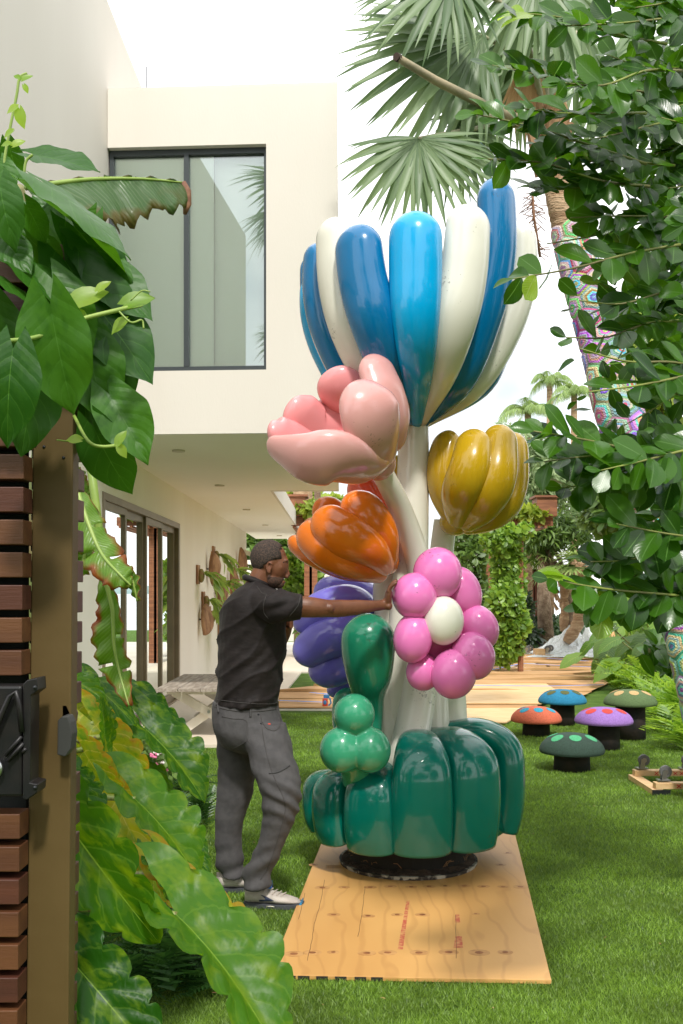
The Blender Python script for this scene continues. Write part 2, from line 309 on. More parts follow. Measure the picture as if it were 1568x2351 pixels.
# ------------------------------------------------------------ turf blades (one mass nobody could count)
def turfblades():
    n = 420000; D = 3.7+(rng.random(n)**1.55)*10.0; xx = (rng.random(n)*2-1)*(D*.36+.15); k = np.ones(n, bool)
    k &= ~((D > 10.65) & (xx < G(540, 1717)[0]+(D-10.7)*.08)); k &= ~((xx > -.313+(D-4.3)*.09) & (xx < .90+(D-4.3)*.105) & (D > 4.31) & (D < 6.9))
    k &= ~((xx < -1.3-(np.maximum(D-5, 0))*.18) & (D < 10.4)); D = D[k]; xx = xx[k]; n = len(D)
    h = (.012+.010*rng.random(n))*(1+.02*D); w = (.0014+.0008*rng.random(n))*(.55+.12*D); a = rng.random(n)*6.283; le = (.3+.9*rng.random(n))*h; b = rng.random(n)*6.283
    dx, dy = np.cos(a)*w, np.sin(a)*w; lx, ly = np.cos(b)*le, np.sin(b)*le
    v = np.empty((n, 3, 3), np.float32); v[:, 0] = np.stack([xx-dx, D-dy, np.zeros(n)], 1); v[:, 1] = np.stack([xx+dx, D+dy, np.zeros(n)], 1); v[:, 2] = np.stack([xx+lx, D+ly, h], 1)
    me = bpy.data.meshes.new('grass'); me.vertices.add(3*n); me.vertices.foreach_set('co', v.ravel()); me.loops.add(3*n); me.loops.foreach_set('vertex_index', np.arange(3*n, dtype=np.int32))
    me.polygons.add(n); me.polygons.foreach_set('loop_start', np.arange(0, 3*n, 3, dtype=np.int32)); me.polygons.foreach_set('loop_total', np.full(n, 3, np.int32)); me.update(calc_edges=True)
    g = leafmat('grass_blade', (.085, .17, .018), (.245, .39, .052), tr=.3, rough=.45); me.materials.append(g)
    t = g.node_tree; p = t.nodes['Principled BSDF']; old = p.inputs['Base Color'].links[0].from_socket; tc_ = N(t, 'ShaderNodeTexCoord'); n1 = N(t, 'ShaderNodeTexNoise'); n1.inputs['Scale'].default_value = 2.2; n1.inputs['Detail'].default_value = 5; lnk(t, tc_.outputs['Object'], n1.inputs[0])
    mr = N(t, 'ShaderNodeMapRange'); mr.inputs['From Min'].default_value = .35; mr.inputs['From Max'].default_value = .65; mr.inputs['To Min'].default_value = .62; mr.inputs['To Max'].default_value = 1.15; lnk(t, n1.outputs[0], mr.inputs[0]); hv = N(t, 'ShaderNodeHueSaturation'); lnk(t, old, hv.inputs['Color']); lnk(t, mr.outputs[0], hv.inputs['Value'])
    for l in list(old.links):
        if l.to_node != hv: lnk(t, hv.outputs[0], l.to_socket)
    return tag(link('grass', me), kind='stuff')
turfblades()
# ------------------------------------------------------------ house
X0, SZ = -2.46, 3.2
house = thing('house', 'cream rendered modern house with cantilevered upper floor over a covered patio', 'house', (X0, 14, 0))
# wall with the door opening (D 10.3 .. 15.2, height 2.70)
m = M()
m.bx((X0-.25, 4, 0), (X0, 10.3, SZ+.6)); m.bx((X0-.25, 10.3, 2.70), (X0, 15.2, SZ+.6)); m.bx((X0-.25, 15.2, 0), (X0, 25.9, SZ+.6)); m.bx((X0-.25, 10.3, 0), (X0, 15.2, .035))
m.build('wall', plaster_lightened, house)
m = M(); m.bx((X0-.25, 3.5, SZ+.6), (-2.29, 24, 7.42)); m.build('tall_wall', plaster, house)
m = M(); m.bx((X0-.25, 3.5, 7.421), (-2.291, 24, 7.45)); m.build('parapet_cap', plaster, house)
for yy in (8.9, 11.6):
    m = M(); m.tube([(-2.26, yy, 7.3), (-2.26, yy, 7.75)], .006, 5); m.build('lightning_rod', blackm, house)
# upper volume: facade with a window hole
def FP(x, y): # point on the facade plane
    k = (x-247)/(775-247); D = 9.78-.13*k; return U(x, y, D)
xl, xr = -2.285, FP(775, 0)[0]; DL, DR = 9.78, 9.65
def fd(X): return DL+(DR-DL)*(X-xl)/(xr-xl)
zt = 6.56; wx0, wx1, wz0, wz1 = FP(247, 0)[0]+.004, FP(611, 0)[0], H+(HY-849)/F*9.7, H+(HY-331)/F*9.7
def slab(m, xa, xb, za, zb, th=.3, off=0):
    a, b = fd(xa)+off, fd(xb)+off
    m.add([(xa, a, za), (xb, b, za), (xb, b, zb), (xa, a, zb), (xa, a+th, za), (xb, b+th, za), (xb, b+th, zb), (xa, a+th, zb)], [(0, 1, 2, 3), (4, 7, 6, 5), (0, 4, 5, 1), (1, 5, 6, 2), (2, 6, 7, 3), (3, 7, 4, 0)])
m = M(); slab(m, xl, xr, wz1, zt); slab(m, xl, xr, SZ, wz0); slab(m, wx1, xr, wz0, wz1)
m.bx((xr-.25, DR+.3, SZ), (xr-.004, 15.1, zt)); m.bx((xl, 15.1, SZ), (xr, 15.3, zt)); m.bx((xl, DL+.3, zt-.25), (xr-.25, 15.1, zt-.01))
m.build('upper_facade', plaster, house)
m = M(); slab(m, xl, xr-.003, zt+.001, zt+.02, .29, .004); m.build('parapet_cap', plaster, house)
m = M(); m.add([(X0, DL+.004, SZ-.003), (xr-.01, DR+.01, SZ-.003), (xr-.01, 15.1, SZ-.003), (X0, 15.1, SZ-.003)], [(0, 1, 2, 3)])
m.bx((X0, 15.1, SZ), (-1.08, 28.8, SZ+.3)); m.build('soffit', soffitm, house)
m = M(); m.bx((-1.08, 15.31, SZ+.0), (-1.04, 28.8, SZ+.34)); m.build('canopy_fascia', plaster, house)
for x, y in ((410, 1033), (504, 1113), (566, 1169), (609, 1205), (641, 1229)):
    D = (SZ-H)*F/(HY-y); c = U(x, y, D); m = M(); m.tube([(c.x, c.y, SZ-.02), (c.x, c.y, SZ+.01)], .07, 20); o = m.build('downlight', mat('downlight_trim', (.55, .5, .4), .5) if 'downlight_trim' not in MATS else MATS['downlight_trim'], house)
# window
w = M()
def fr(m, xa, xb, za, zb, off, th): slab(m, xa, xb, za, zb, th, off)
m = M(); t = .055; o = .07
fr(m, wx0, wx1, wz1-t, wz1, o, .1); fr(m, wx0, wx1, wz0, wz0+t, o, .1); fr(m, wx0, wx0+t*.7, wz0+t, wz1-t, o, .1); fr(m, wx1-t*.5, wx1, wz0+t, wz1-t, o, .1)
wf = m.build('window_frame', darkframe, house)
xm = FP(425, 0)[0]; m = M(); fr(m, xm-.024, xm+.024, wz0+t, wz1-t, o-.005, .11); m.build('mullion', darkframe, wf)
for a, b in ((wx0+t*.7, xm-.024), (xm+.024, wx1-t*.5)):
    m = M(); fr(m, a, b, wz0+t, wz1-t, o+.04, .012); m.build('pane', glass, wf)
blind = mat('roller_blind', (.86, .92, .83), .9)
bx_ = FP(487, 0)[0]
m = M(); fr(m, wx0, bx_, wz0, wz1, .13, .01); m.build('roller_blind', blind, wf); m = M(); fr(m, bx_, wx1+.1, wz0, wz1, .21, .01); m.build('roller_blind', blind, wf)
m = M(); m.bx((xl, DL+.31, SZ+.3), (xr-.26, 11.8, SZ+.32)); m.bx((xl, 11.8, SZ+.32), (xr-.26, 11.85, zt-.3)); m.build('room_interior', mat('room_paint', (.7, .7, .65), .9), wf)
# sliding doors: frames at px columns; panes between
jam = M(); jam.bx((X0-.2, 15.08, .035), (X0+.012, 15.2, 2.70)); jam.bx((X0-.2, 10.3, 2.62), (X0+.012, 15.08, 2.70)); jam.bx((X0-.2, 10.3, .035), (X0+.012, 10.4, 2.62)); jam.bx((X0-.2, 10.4, .03), (X0-.0, 15.08, .06))
df = jam.build('door_frame', bronze, house, bevel=.004)
ys = [10.4, 11.55, 12.7, 13.87, 15.05]
for i in range(4):
    a, b = ys[i], ys[i+1]; xo = X0-.06-.035*(i % 2)
    m = M(); s = .075
    m.bx((xo-.02, a, .06), (xo+.045, a+s, 2.62)); m.bx((xo-.02, b-s, .06), (xo+.045, b, 2.62)); m.bx((xo-.02, a+s, 2.54), (xo+.045, b-s, 2.62)); m.bx((xo-.02, a+s, .06), (xo+.045, b-s, .16))
    o = m.build('sliding_door', bronze, df, bevel=.003)
    m = M(); m.bx((xo+.005, a+s, .16), (xo+.017, b-s, 2.54)); o2 = m.build('door_pane', doorglass, df)
m = M(); m.bx((X0-3.5, 10, .02), (X0-.26, 16, .03)); m.bx((X0-3.5, 10, .03), (X0-3.45, 16, 3)); m.bx((X0-3.5, 16, .03), (X0-.26, 16.05, 3)); m.bx((X0-3.5, 9.95, .03), (X0-.26, 10, 3)); m.bx((X0-3.5, 9.95, 3), (X0-.26, 16.05, 3.05))
m.build('room_interior', mat('room_paint_warm', (.55, .5, .42), .9), house)
# outlet box, camera
e = thing('outlet_box', 'clear plastic weatherproof outlet box on the sunlit wall behind the elephant ear leaves', 'outlet box', (X0, 9.5, .5))
m = M(); m.bx((X0+.002, 9.3, .42), (X0+.07, 9.45, .62)); m.build('cover', mat('box_plastic', (.6, .62, .62), .2), e, bevel=.01); m = M(); m.bx((X0+.002, 9.5, .45), (X0+.09, 9.6, .60)); m.build('socket', mat('grey_plastic', (.35, .36, .36), .5), e, bevel=.008)
c = U(588, 1272, 25.2); e = thing('security_camera', 'small pale security camera at the far corner of the patio wall', 'camera', (X0, c.y, c.z))
m = M(); m.beam((X0, c.y, c.z+.06), (c.x+.12, c.y, c.z-.1), .12, .11); m.build('body', cream, e); m = M(); m.ell((c.x+.15, c.y, c.z-.12), .055, 10, 8); m.build('lens', blackm, e)
# ------------------------------------------------------------ table
T = thing('picnic_table', 'low weathered plank table on white X shaped trestles by the patio doors', 'table', (-1.7, 11.9, 0))
zt_ = .565; ax, bx2 = -2.05, -1.05; y0, y1 = 11.0, 13.0
for i in range(4):
    a = ax+i*(bx2-ax)/4; m = M(); m.bx((a+.004, y0+.012*(i % 2), zt_), (a+(bx2-ax)/4-.004, y1, zt_+.035)); m.build('plank', oldwood, T, bevel=.003)
for yy in (11.35, 12.6):
    for s in (0, 1):
        a, b = (ax+.13, bx2-.02) if s == 0 else (bx2-.17, ax+.12)
        if s: a, b = bx2-.17, ax+.33
        a, b = (ax+.15, ax+.95) if s == 0 else (ax+.88, ax+.22)
        m = M(); m.beam((a, yy+.0+s*.045, zt_-.04), (b, yy+s*.045, .05), .042, .10, up=(0, 1, 0)) if False else m.beam((a, yy+s*.046, zt_-.03), (b, yy+s*.046, .07), .044, .1)
        m.build('trestle_leg', cream, T, bevel=.004)
    m = M(); m.bx((ax+.08, yy-.02, zt_-.06), (bx2-.06, yy+.068, zt_-.002)); m.build('cross_rail', cream, T)
    m = M(); m.tube([(ax+.55, yy-.024, .31), (ax+.55, yy-.04, .31)], .018, 10); m.build('bolt', mat('steel', (.5, .5, .5), .3, metal=1) if 'steel' not in MATS else MATS['steel'], T)
m = M(); m.bx((ax+.51, 11.47, .27), (ax+.59, 12.55, .33)); m.build('stretcher', cream, T)
# ------------------------------------------------------------ wall planters
boardm = mat('live_edge_board', (.22, .10, .045), .7, (.40, .22, .11), 10, bump=.5, bscale=30, stretch=(1, 1, .4), bdist=.01)
fernleaf = leafmat('staghorn_leaf', (.16, .26, .05), (.30, .42, .10), tr=.35, rough=.5)
def wallpt(x, y): D = 2.46*F/(CX-x); return U(x, y, D)
ovals = [(475, 1306, 40, 20, 'tall pointed oval', 'upper left, over the pale root ball'), (494, 1362, 34, 12, 'narrow oval', 'in the middle of the patio wall'), (523, 1343, 36, 16, 'slanting oval', 'right of the middle fern'), (543, 1295, 38, 18, 'tall dark oval', 'nearest the wall end'), (457, 1422, 36, -18, 'leaning pointed oval', 'lowest on the wall')]
wallboards = []
for i, (x, y, hh, tl, a, b) in enumerate(ovals):
    c = wallpt(x, y); s = c.y/F; h = hh*s; th = R(-tl*1.3+6) ; hw = .17
    e = thing('wall_board', f'{a} carved wooden board {b}', 'carved board', (X0, c.y, c.z), 'carved boards on the patio wall')
    rg = []
    for k in range(13):
        t = -1+2*k/12; wv = hw*max(0, 1-abs(t)**1.7)**.75+.004; off = .10*(1-t*t)
        P = Vector((X0+.03+off*.35, c.y+t*h*.95*math.sin(th), c.z+t*h))
        rg.append([P+Vector((.03*math.cos(q)+.55*wv*math.sin(q)+.08, wv*.8*math.sin(q)*math.cos(th)-.03*math.cos(q), -wv*math.sin(q)*math.sin(th))) for q in [2*PI*j/10 for j in range(10)]])
    m = M(); m.loft(rg); m.build('board', boardm, e, True)
    m = M(); m.tube([(X0, c.y, c.z), (X0+.06, c.y, c.z)], .015, 6); m.build('hanger', blackm, e)
brs = [(452, 1319, 'small bracket holding a pale green staghorn root ball, leftmost of the wall plants'), (488, 1276, 'small staghorn fern on a bracket, highest on the left of the wall'), (502, 1340, 'bushy staghorn fern on a bracket in the middle of the wall'), (529, 1311, 'staghorn fern with long trailing fronds beside the wall end boards'), (557, 1299, 'staghorn fern closest to the far end of the wall'), (464, 1380, 'broad leaved staghorn fern on a rough bark bracket, lower left'), (478, 1414, 'trailing staghorn fern on a short bracket under the lower left one'), (501, 1436, 'lowest staghorn fern half hidden behind the man')]
for i, (x, y, lb) in enumerate(brs):
    c = wallpt(x, y); s = c.y/F; e = thing('wall_planter', lb, 'wall planter', (X0, c.y, c.z), 'staghorn ferns mounted on the patio wall')
    m = M(); m.bx((X0+.002, c.y-.13, c.z-22*s), (X0+.04, c.y+.13, c.z+22*s)); m.build('mount', boardm, e, bevel=.008)
    m = M(); m.ell((X0+.075, c.y, c.z-.02), (.06, .07, .12), 12, 8); m.build('root_ball', mat('root_moss', (.25, .25, .07), .9, (.3, .17, .08), 20) if 'root_moss' not in MATS else MATS['root_moss'], e, True)
    rr = random.Random(i)
    for k in range(11):
        a = rr.uniform(-.6, 1.5); L = rr.uniform(.25, .55)*(1.3 if i in (2, 3, 6) else .9); base = Vector((X0+.13, c.y+rr.uniform(-.06, .06), c.z+.02))
        dirv = Vector((rr.uniform(.5, 1), rr.uniform(-.5, .9), rr.uniform(-.5, .5))).normalized()
        V, Fc, Uv = leafgrid(L, lambda t: .05+.17*t**1.5 if t < .7 else .21*(1-(t-.7)/.3)*1.05+.01, 2, 9, .2, .9, .05, 2, seed=k, ruf=.5)
        mm = frame(base, base+dirv, (0, 0, 1)); me = uvmesh('fern_leaf', V, Fc, Uv, fernleaf); o = link('fern_leaf', me, e); o.matrix_basis = mm
# ------------------------------------------------------------ paper, boards and things on the ground
def px_strip(name, pts, th, mt, label, cat_, group=None, z=.03, wav=.0):
    m = M(); m.poly([(q[0], q[1]) for q in pts], z, z+th); o = m.build(name, mt); return tag(o, label, cat_, group)
rows = [1508, 1515, 1523, 1531, 1539, 1550, 1561, 1575, 1590, 1606, 1626]
def rx(y): return 1491-(y-1525)*(1491-1386)/51 if y > 1525 else 1491-(1525-y)*.6
def lx(y): return 640+max(0, (1590-y))*5.2 if y < 1590 else 640
desc = ['farthest', 'second farthest', 'third farthest', 'fourth farthest', 'middle', 'sixth from the far end', 'seventh from the far end', 'third nearest', 'second nearest', 'nearest']
for i in range(len(rows)-1):
    a, b = rows[i]+.9, rows[i+1]-.4; n = 14; top = []; bot = []
    la, lb = (max(lx(a), 700) if a < 1583 else 640), (max(lx(b), 700) if b < 1583 else 640)
    if i < 4: la = lb = 1060+35*(4-i)
    ra, rb = rx(a), rx(b)
    if i >= 9: ra, rb = 1250, 1230
    m = M(); V = []; Fc = []
    for k in range(n+1):
        t = k/n; wa = .5*math.sin(t*9+i*2.1)+.35*math.sin(t*23+i); pa = G(la+(ra-la)*t, a+wa, .03); pb = G(lb+(rb-lb)*t, b+wa*.9, .03); hgt = .045+.02*math.sin(t*11+i)+.0006*i
        V += [(pa.x, pa.y, .034+.001*i), (pb.x, pb.y, hgt+.02 if i < 8 else .040+.001*i), (pb.x, pb.y-.004, .03)]
    for k in range(n): o = 3*k; Fc += [(o, o+3, o+4, o+1), (o+1, o+4, o+5, o+2)]
    m.add(V, Fc); tag(m.build('kraft_paper_sheet', kraft, smooth=False), f'{desc[i]} strip of brown kraft paper laid across the lawn', 'paper sheet', 'kraft paper strips on the lawn')
def tapeline(pts, label):
    m = M()
    for p, q in zip(pts[:-1], pts[1:]):
        a, b = G(*p, .075), G(*q, .075); m.beam(a, b, .055, .003)
    tag(m.build('tape_strip', tape), label, 'tape', 'blue tape on the kraft paper')
tapeline([(1255, 1511), (1380, 1520), (1450, 1522)], 'long blue tape strip on the farthest kraft paper, by the plastic heap')
tapeline([(1200, 1523), (1290, 1528), (1400, 1533), (1440, 1531)], 'second blue tape strip across the far kraft paper')
tapeline([(1070, 1550), (1140, 1535), (1200, 1523)], 'slanting blue tape strip near the vine column')
tapeline([(1070, 1573), (1250, 1575), (1386, 1572)], 'blue tape strip just beyond the plywood sheets')
tapeline([(641, 1608), (745, 1612)], 'dark blue tape strip on the paper left of the sculpture')
tapeline([(712, 1590), (765, 1594)], 'short blue tape strip by the purple balloon flower')
plyfar = mat('far_plywood', (.62, .40, .18), .6, (.72, .50, .26), 3, bump=.1, bscale=12, stretch=(1, 5, 1))
px_strip('plywood_sheet', [G(1000, 1583), G(1250, 1576), G(1290, 1603), G(1242, 1626), G(1000, 1626)], .018, plyfar, 'far plywood sheet lying on the kraft paper behind the blue mushroom stool', 'plywood', 'loose plywood sheets', .055)
px_strip('plywood_sheet', [G(1000, 1627), G(1236, 1629), G(1205, 1640), G(1163, 1664), G(1000, 1664)], .018, plyfar, 'plywood sheet beside the orange mushroom stool, partly behind the sculpture base', 'plywood', 'loose plywood sheets', .02)
m = M(); a, b = G(640, 1628, .03), G(765, 1628, .03); m.bx((a.x, a.y, .004), (b.x, a.y+.03, .03)); tag(m.build('edging_strip', cream), 'thin white edging strip in front of the paper between man and sculpture', 'edging')
# tool
e = thing('power_tool', 'small red and blue tool standing on the paper behind the green pod', 'tool', G(748, 1624)); c = G(748, 1622, .04); s = c.y/F
redp = mat('red_plastic', (.6, .06, .03), .4); blup = mat('blue_plastic', (.05, .2, .45), .4)
m = M(); m.box(c+Vector((-.01, 0, 10*s)), (12*s, .08, 18*s)); m.build('battery_case', redp, e, bevel=.01); m = M(); m.box(c+Vector((.01, .02, 23*s)), (14*s, .07, 8*s)); m.tube([c+Vector((6*s, 0, 2*s)), c+Vector((12*s, 0, 8*s)), c+Vector((9*s, 0, 20*s))], 2*s, 8); m.build('tool_body', blup, e, bevel=.008)
m = M(); m.ell(c+Vector((-.012, -.045, 10*s)), (4*s, .01, 5*s), 12, 6); m.build('dial', blup, e)
# plastic heap, crumpled paper
pm = mat('plastic_film', (.62, .66, .66), .18, coat=.6, bump=.6, bscale=14, bdist=.05)
def heap(c, r, h, name, mt, lb, cat_, seed, flat=0, n=40, amp=.5):
    V = []; Fc = []
    for i in range(n+1):
        for j in range(n+1):
            u, v = i/n*2-1, j/n*2-1; q = u*u+v*v
            nz_ = noise.noise(Vector((u*3.2+seed, v*3.2, seed))); n2 = abs(noise.noise(Vector((u*8, v*8, seed+5))))
            z = h*(max(0, math.exp(-3.2*(q+amp*nz_))-.03))+.10*h*n2+.01+flat*n2
            if abs(u) == 1 or abs(v) == 1: z = .0
            V.append((c[0]+u*r[0]*(1+.2*nz_), c[1]+v*r[1], z+.06))
    for i in range(n):
        for j in range(n): a = i*(n+1)+j; Fc.append((a, a+n+1, a+n+2, a+1))
    m = M(); m.add(V, Fc); return tag(m.build(name, mt, smooth=False), lb, cat_)
c = G(1312, 1503); heap(c, (1.1, 1.2), .62, 'plastic_sheeting', pm, 'crumpled heap of clear plastic film on the far end of the paper', 'plastic film', 3)
c = G(1370, 1510); heap(c, (1.7, .7), .10, 'plastic_sheeting', pm, 'flat trailing length of clear plastic film right of the heap', 'plastic film', 9, .06)
c = G(1395, 1478); heap(c, (.6, .4), .30, 'crumpled_paper', kraft, 'crumpled upright piece of brown paper behind the plastic heap', 'paper', 14)
m = mat('blotched_paper', (.48, .27, .12), .9, (.14, .07, .04), 2.5, bump=.4, bscale=8, stretch=(.6, 2, 1))  # brown paper with darker blotches from stretched noise
c = G(1455, 1497); heap(c, (1.6, 1.5), .12, 'blotched_paper', m, 'wrinkled brown paper with dark blotches beyond the fern bed', 'paper', 21, .03)
m = M(); a, b = G(1178, 1484, .05), G(1232, 1485, .05); m.beam(a, b, .07, .05); tag(m.build('spirit_level', mat('yellow_paint', (.7, .45, .02), .4), bevel=.006), 'long yellow level lying on the far grass edge', 'level')
m = M(); a = G(1262, 1487, .05); m.tube([a, a+Vector((-.15, 0, .04)), a+Vector((-.32, 0, .13)), a+Vector((-.44, 0, .24))], [.03, .035, .03, .02], 8); tag(m.build('pry_bar', blackm, smooth=True), 'black curved bar lying by the far dolly', 'tool')
steel = MATS['steel']; rubber = mat('wheel_rubber', (.12, .12, .12), .6); redink = mat('red_ink', (.6, .04, .03), .7); pine = mat('pine_board', (.60, .38, .18), .6, (.68, .46, .24), 4, stretch=(1, 6, 6))
def caster(par, c, r, ang=0):
    c = Vector(c); q = Matrix.Rotation(ang, 3, 'Z')
    m = M(); m.tube([c+q@Vector((0, -.016*r/.05, 0)), c+q@Vector((0, .016*r/.05, 0))], r, 20); w_ = m.build('wheel', rubber, par, bevel=.004)
    m = M(); m.tube([c+q@Vector((0, -.021*r/.05, 0)), c+q@Vector((0, .021*r/.05, 0))], r*.42, 14); m.build('hub', steel, w_)
    m = M()
    for s in (-1, 1): m.beam(c+q@Vector((-.01, s*.026*r/.05, .25*r)), c+q@Vector((-r*.4, s*.026*r/.05, -1.35*r)), r*.75, .004, up=q@Vector((0, s, 0)))
    m.box(c+Vector((-r*.4, 0, -1.4*r)), (r*2, r*1.6, .008)); m.build('caster_fork', steel, par)
# near dolly, upside down
c = G(1497, 1826); e = thing('dolly', 'wooden furniture dolly turned upside down with grey casters, at the right edge of the lawn', 'dolly', c)
s = c.y/F; z0 = .02
def bd(a, b, w_, h_, nm='board', mt=pine): m = M(); m.beam(a, b, w_, h_); return m.build(nm, mt, e, bevel=.003)
x0 = c.x; b1_ = bd((x0+.03, c.y+.04, .075), (x0+.62, c.y+.04, .075), .085, .05); b2_ = bd((x0+.03, c.y+.62, .075), (x0+.62, c.y+.62, .075), .085, .05)
b3_ = bd((x0+.045, c.y+.0, .025), (x0+.045, c.y+.68, .025), .09, .048); b4_ = bd((x0+.58, c.y+.0, .025), (x0+.58, c.y+.68, .025), .09, .048)
for par, yy, n_ in ((b1_, c.y-.005, 5), (b2_, c.y+.575, 6)):
    m = M()
    for k in range(n_):
        xx = x0+.20+k*.055
        m.beam((xx, yy, .06), (xx+.035, yy, .09), .002, .006) ; m.beam((xx+.035, yy, .06), (xx, yy, .09), .002, .006)
        m.beam((xx+.02, yy, .06), (xx+.02, yy, .092), .002, .005)
    m.build('red_marking', redink, par)
m = M(); m.bx((x0+.0, c.y-.006, .0), (x0+.15, c.y-.001, .045)); m.build('black_tape', blackm, b3_)
caster(e, (x0+.13, c.y+.06, .185), .05); caster(e, (x0+.12, c.y+.62, .185), .05); caster(e, (x0+.5, c.y+.06, .185), .05); caster(e, (x0+.5, c.y+.62, .185), .05)
c = G(1240, 1512); e = thing('dolly', 'small upturned wooden dolly with four casters at the far edge of the paper', 'dolly', c)
m = M(); m.bx((c.x-.42, c.y-.1, .03), (c.x-.05, c.y+.45, .09)); m.build('board', pine, e); m = M(); m.bx((c.x+.02, c.y-.1, .03), (c.x+.42, c.y+.45, .09)); m.build('board', pine, e); m = M(); m.bx((c.x-.12, c.y-.05, .09), (c.x+.12, c.y+.3, .24)); m.build('block', pine, e)
for dx in (-.33, -.18, .2, .34): caster(e, (c.x+dx, c.y+(.05 if dx in (-.33, .2) else .4), .24), .085)
# ------------------------------------------------------------ mushroom stools
rub = mat('black_rubber', (.012, .012, .013), .9, (.03, .02, .016), 6, bump=.6, bscale=90)
def crumb(n, c): return mat(n, c, .9, tuple(k*.72 for k in c), 90, bump=.8, bscale=140, bdist=.006, vmin=.45, vmax=.6)
st = [(1291, 1620, 55, 0, 1673, 1583, (.015, .20, .36), (.10, .11, .03), 'blue', 'olive', 28), (1231, 1664, 58, 0, 1697, 1622, (.62, .14, .07), (.03, .33, .48), 'orange', 'blue', 31), (1447, 1625, 60, 0, 1706, 1583, (.10, .16, .06), (.55, .38, .17), 'olive green', 'sand coloured', 34), (1386, 1669, 66, 0, 1729, 1624, (.33, .17, .52), (.65, .06, .05), 'purple', 'red', 36), (1313, 1740, 74, 0, 1779, 1683, (.03, .062, .045), (.08, .42, .20), 'dark green', 'mint green', 41)]
for (x, yr, hw, _, yb, yt, c1, c2, n1, n2, sw) in st:
    g = G(x, yb-6); D = g.y+sw/F*g.y*.8; k = D/F; R0 = hw*k; z1 = H-(yr-HY)/F*(D-R0); zt2 = H-(yt-HY)*k; rs = sw*k; hc = max(.09, zt2-z1)
    X = (x-CX)*k; e = thing('mushroom_stool', f'{n1} rubber mushroom stool with {n2} spots', 'stool', (X, D, 0), 'rubber mushroom stools on the lawn')
    m = M(); m.tube([(X, D, -.01), (X, D, z1+.03)], [rs*1.02, rs*.97], 32); m.build('stem', rub, e, True).data.polygons.foreach_set('use_smooth', [True]*32+[False]*2)
    prof = [(0, .0), (.55, .0), (.93, .0), (.985, .06), (1, .14), (.985, .26), (.93, .44), (.82, .64), (.65, .82), (.42, .95), (.2, .992), (0.001, 1)]
    pr = cat([(a, b) for a, b in prof[1:]], 3)
    m = M(); m.loft([[(X+R0*q[0]*math.cos(2*PI*j/48), D+R0*q[0]*math.sin(2*PI*j/48), z1+hc*q[1]) for j in range(48)] for q in [(.02, 0)]+list(pr)]); cap = m.build('cap', crumb('crumb_'+n1, c1), e, True)
    spm = crumb('spot_'+n1, c2)
    for a, rad in ((-92, .55), (-35, .62), (-148, .62), (20, .6), (90, .6), (160, .6)):
        ca, sa = math.cos(R(a)), math.sin(R(a)); rr_ = .185; V = []
        def hz(r):
            for q0, q1 in zip(pr[:-1], pr[1:]):
                if q0[0] >= r >= q1[0]: t = (q0[0]-r)/max(1e-6, q0[0]-q1[0]); return q0[1]+(q1[1]-q0[1])*t
            return 1
        rings = []
        for ri in (1.0, .6, .02):
            ring = []
            for j in range(20):
                px_, py_ = rad*ca+rr_*ri*math.cos(2*PI*j/20), rad*sa+rr_*ri*math.sin(2*PI*j/20); r_ = math.hypot(px_, py_)
                ring.append((X+px_*R0, D+py_*R0, z1+hc*hz(r_)+.0035))
            rings.append(ring)
        m = M(); m.loft(rings, False, True); m.build('spot', spm, cap, True)
# ------------------------------------------------------------ the balloon flower sculpture
SD = 6.1
sc = thing('flower_sculpture', 'tall glossy bouquet of giant balloon flowers on a ribbed dark green base, leaning on nothing on the lawn board', 'sculpture', ((937-CX)/F*SD, SD, 0))
sc['label'] = 'tall glossy bouquet of giant balloon flowers standing on a ribbed dark green base'
gm = {k: gloss('lacquer_'+k, c, r) for k, c, r in [
    ('deep_blue', (.0, .15, .36), .22), ('cyan', (.0, .36, .72), .22), ('ivory', (.78, .76, .66), .28), ('pink', (.66, .33, .31), .25), ('salmon', (.86, .33, .34), .25),
    ('orange', (.74, .17, .008), .22), ('red_orange', (.80, .10, .03), .22), ('violet', (.17, .15, .62), .22), ('mustard', (.50, .31, .008), .24), ('leaf_green', (.012, .20, .11), .24),
    ('sea_green', (.04, .30, .16), .26), ('teal', (.0, .16, .12), .24), ('magenta', (.82, .20, .52), .22), ('stem', (.80, .78, .68), .3)]}
def petal(name, pts, mt, parent, out=None, axis=None, thick=.7, n=24, rings=26, tip=1.0, base=0, label=None, flat0=False):
    """balloon shaped petal: pts = (x, y, depth, half width) in plate units; out = outward direction or axis point to point away from"""
    P = [(*U(p[0], p[1], p[2]), p[3]*p[2]/F) for p in pts]; C = cat(P, 14)
    xyz = np.array([c[:3] for c in C]); wv = np.array([c[3] for c in C]); s = np.concatenate([[0], np.cumsum(np.linalg.norm(np.diff(xyz, axis=0), axis=1))]); L = s[-1]
    a = min(wv[-1]*tip, L*.6); b = min(wv[0]*base, L*.4); k = rings
    ss = [b-b*math.cos(PI/2*i/6) if b else L*0 for i in range(6 if b else 1)]
    mid = list(np.linspace(b, L-a, k)); end = [L-a+a*math.sin(PI/2*i/9) for i in range(1, 10)]; ss = (ss if b else [])+mid+end
    pts3 = []; rad = []; outs = []
    for q in ss:
        p = Vector([np.interp(q, s, xyz[:, i]) for i in range(3)]); w_ = float(np.interp(q, s, wv)); f = 1
        if q > L-a: f = math.sqrt(max(0, 1-((q-(L-a))/a)**2))
        if b and q < b: f = math.sqrt(max(0, 1-((b-q)/b)**2))
        f = max(f, .012); pts3.append(p); rad.append((w_*f, w_*f*thick))
        if axis is not None:
            o = p-Vector(axis(p)); outs.append(o if o.length > .03 else Vector((0, -1, 0)))
        else: outs.append(Vector(out or (0, -1, 0)))
    m = M(); m.tube(pts3, rad, n, out=outs); return m.build(name, mt, parent, True, label)
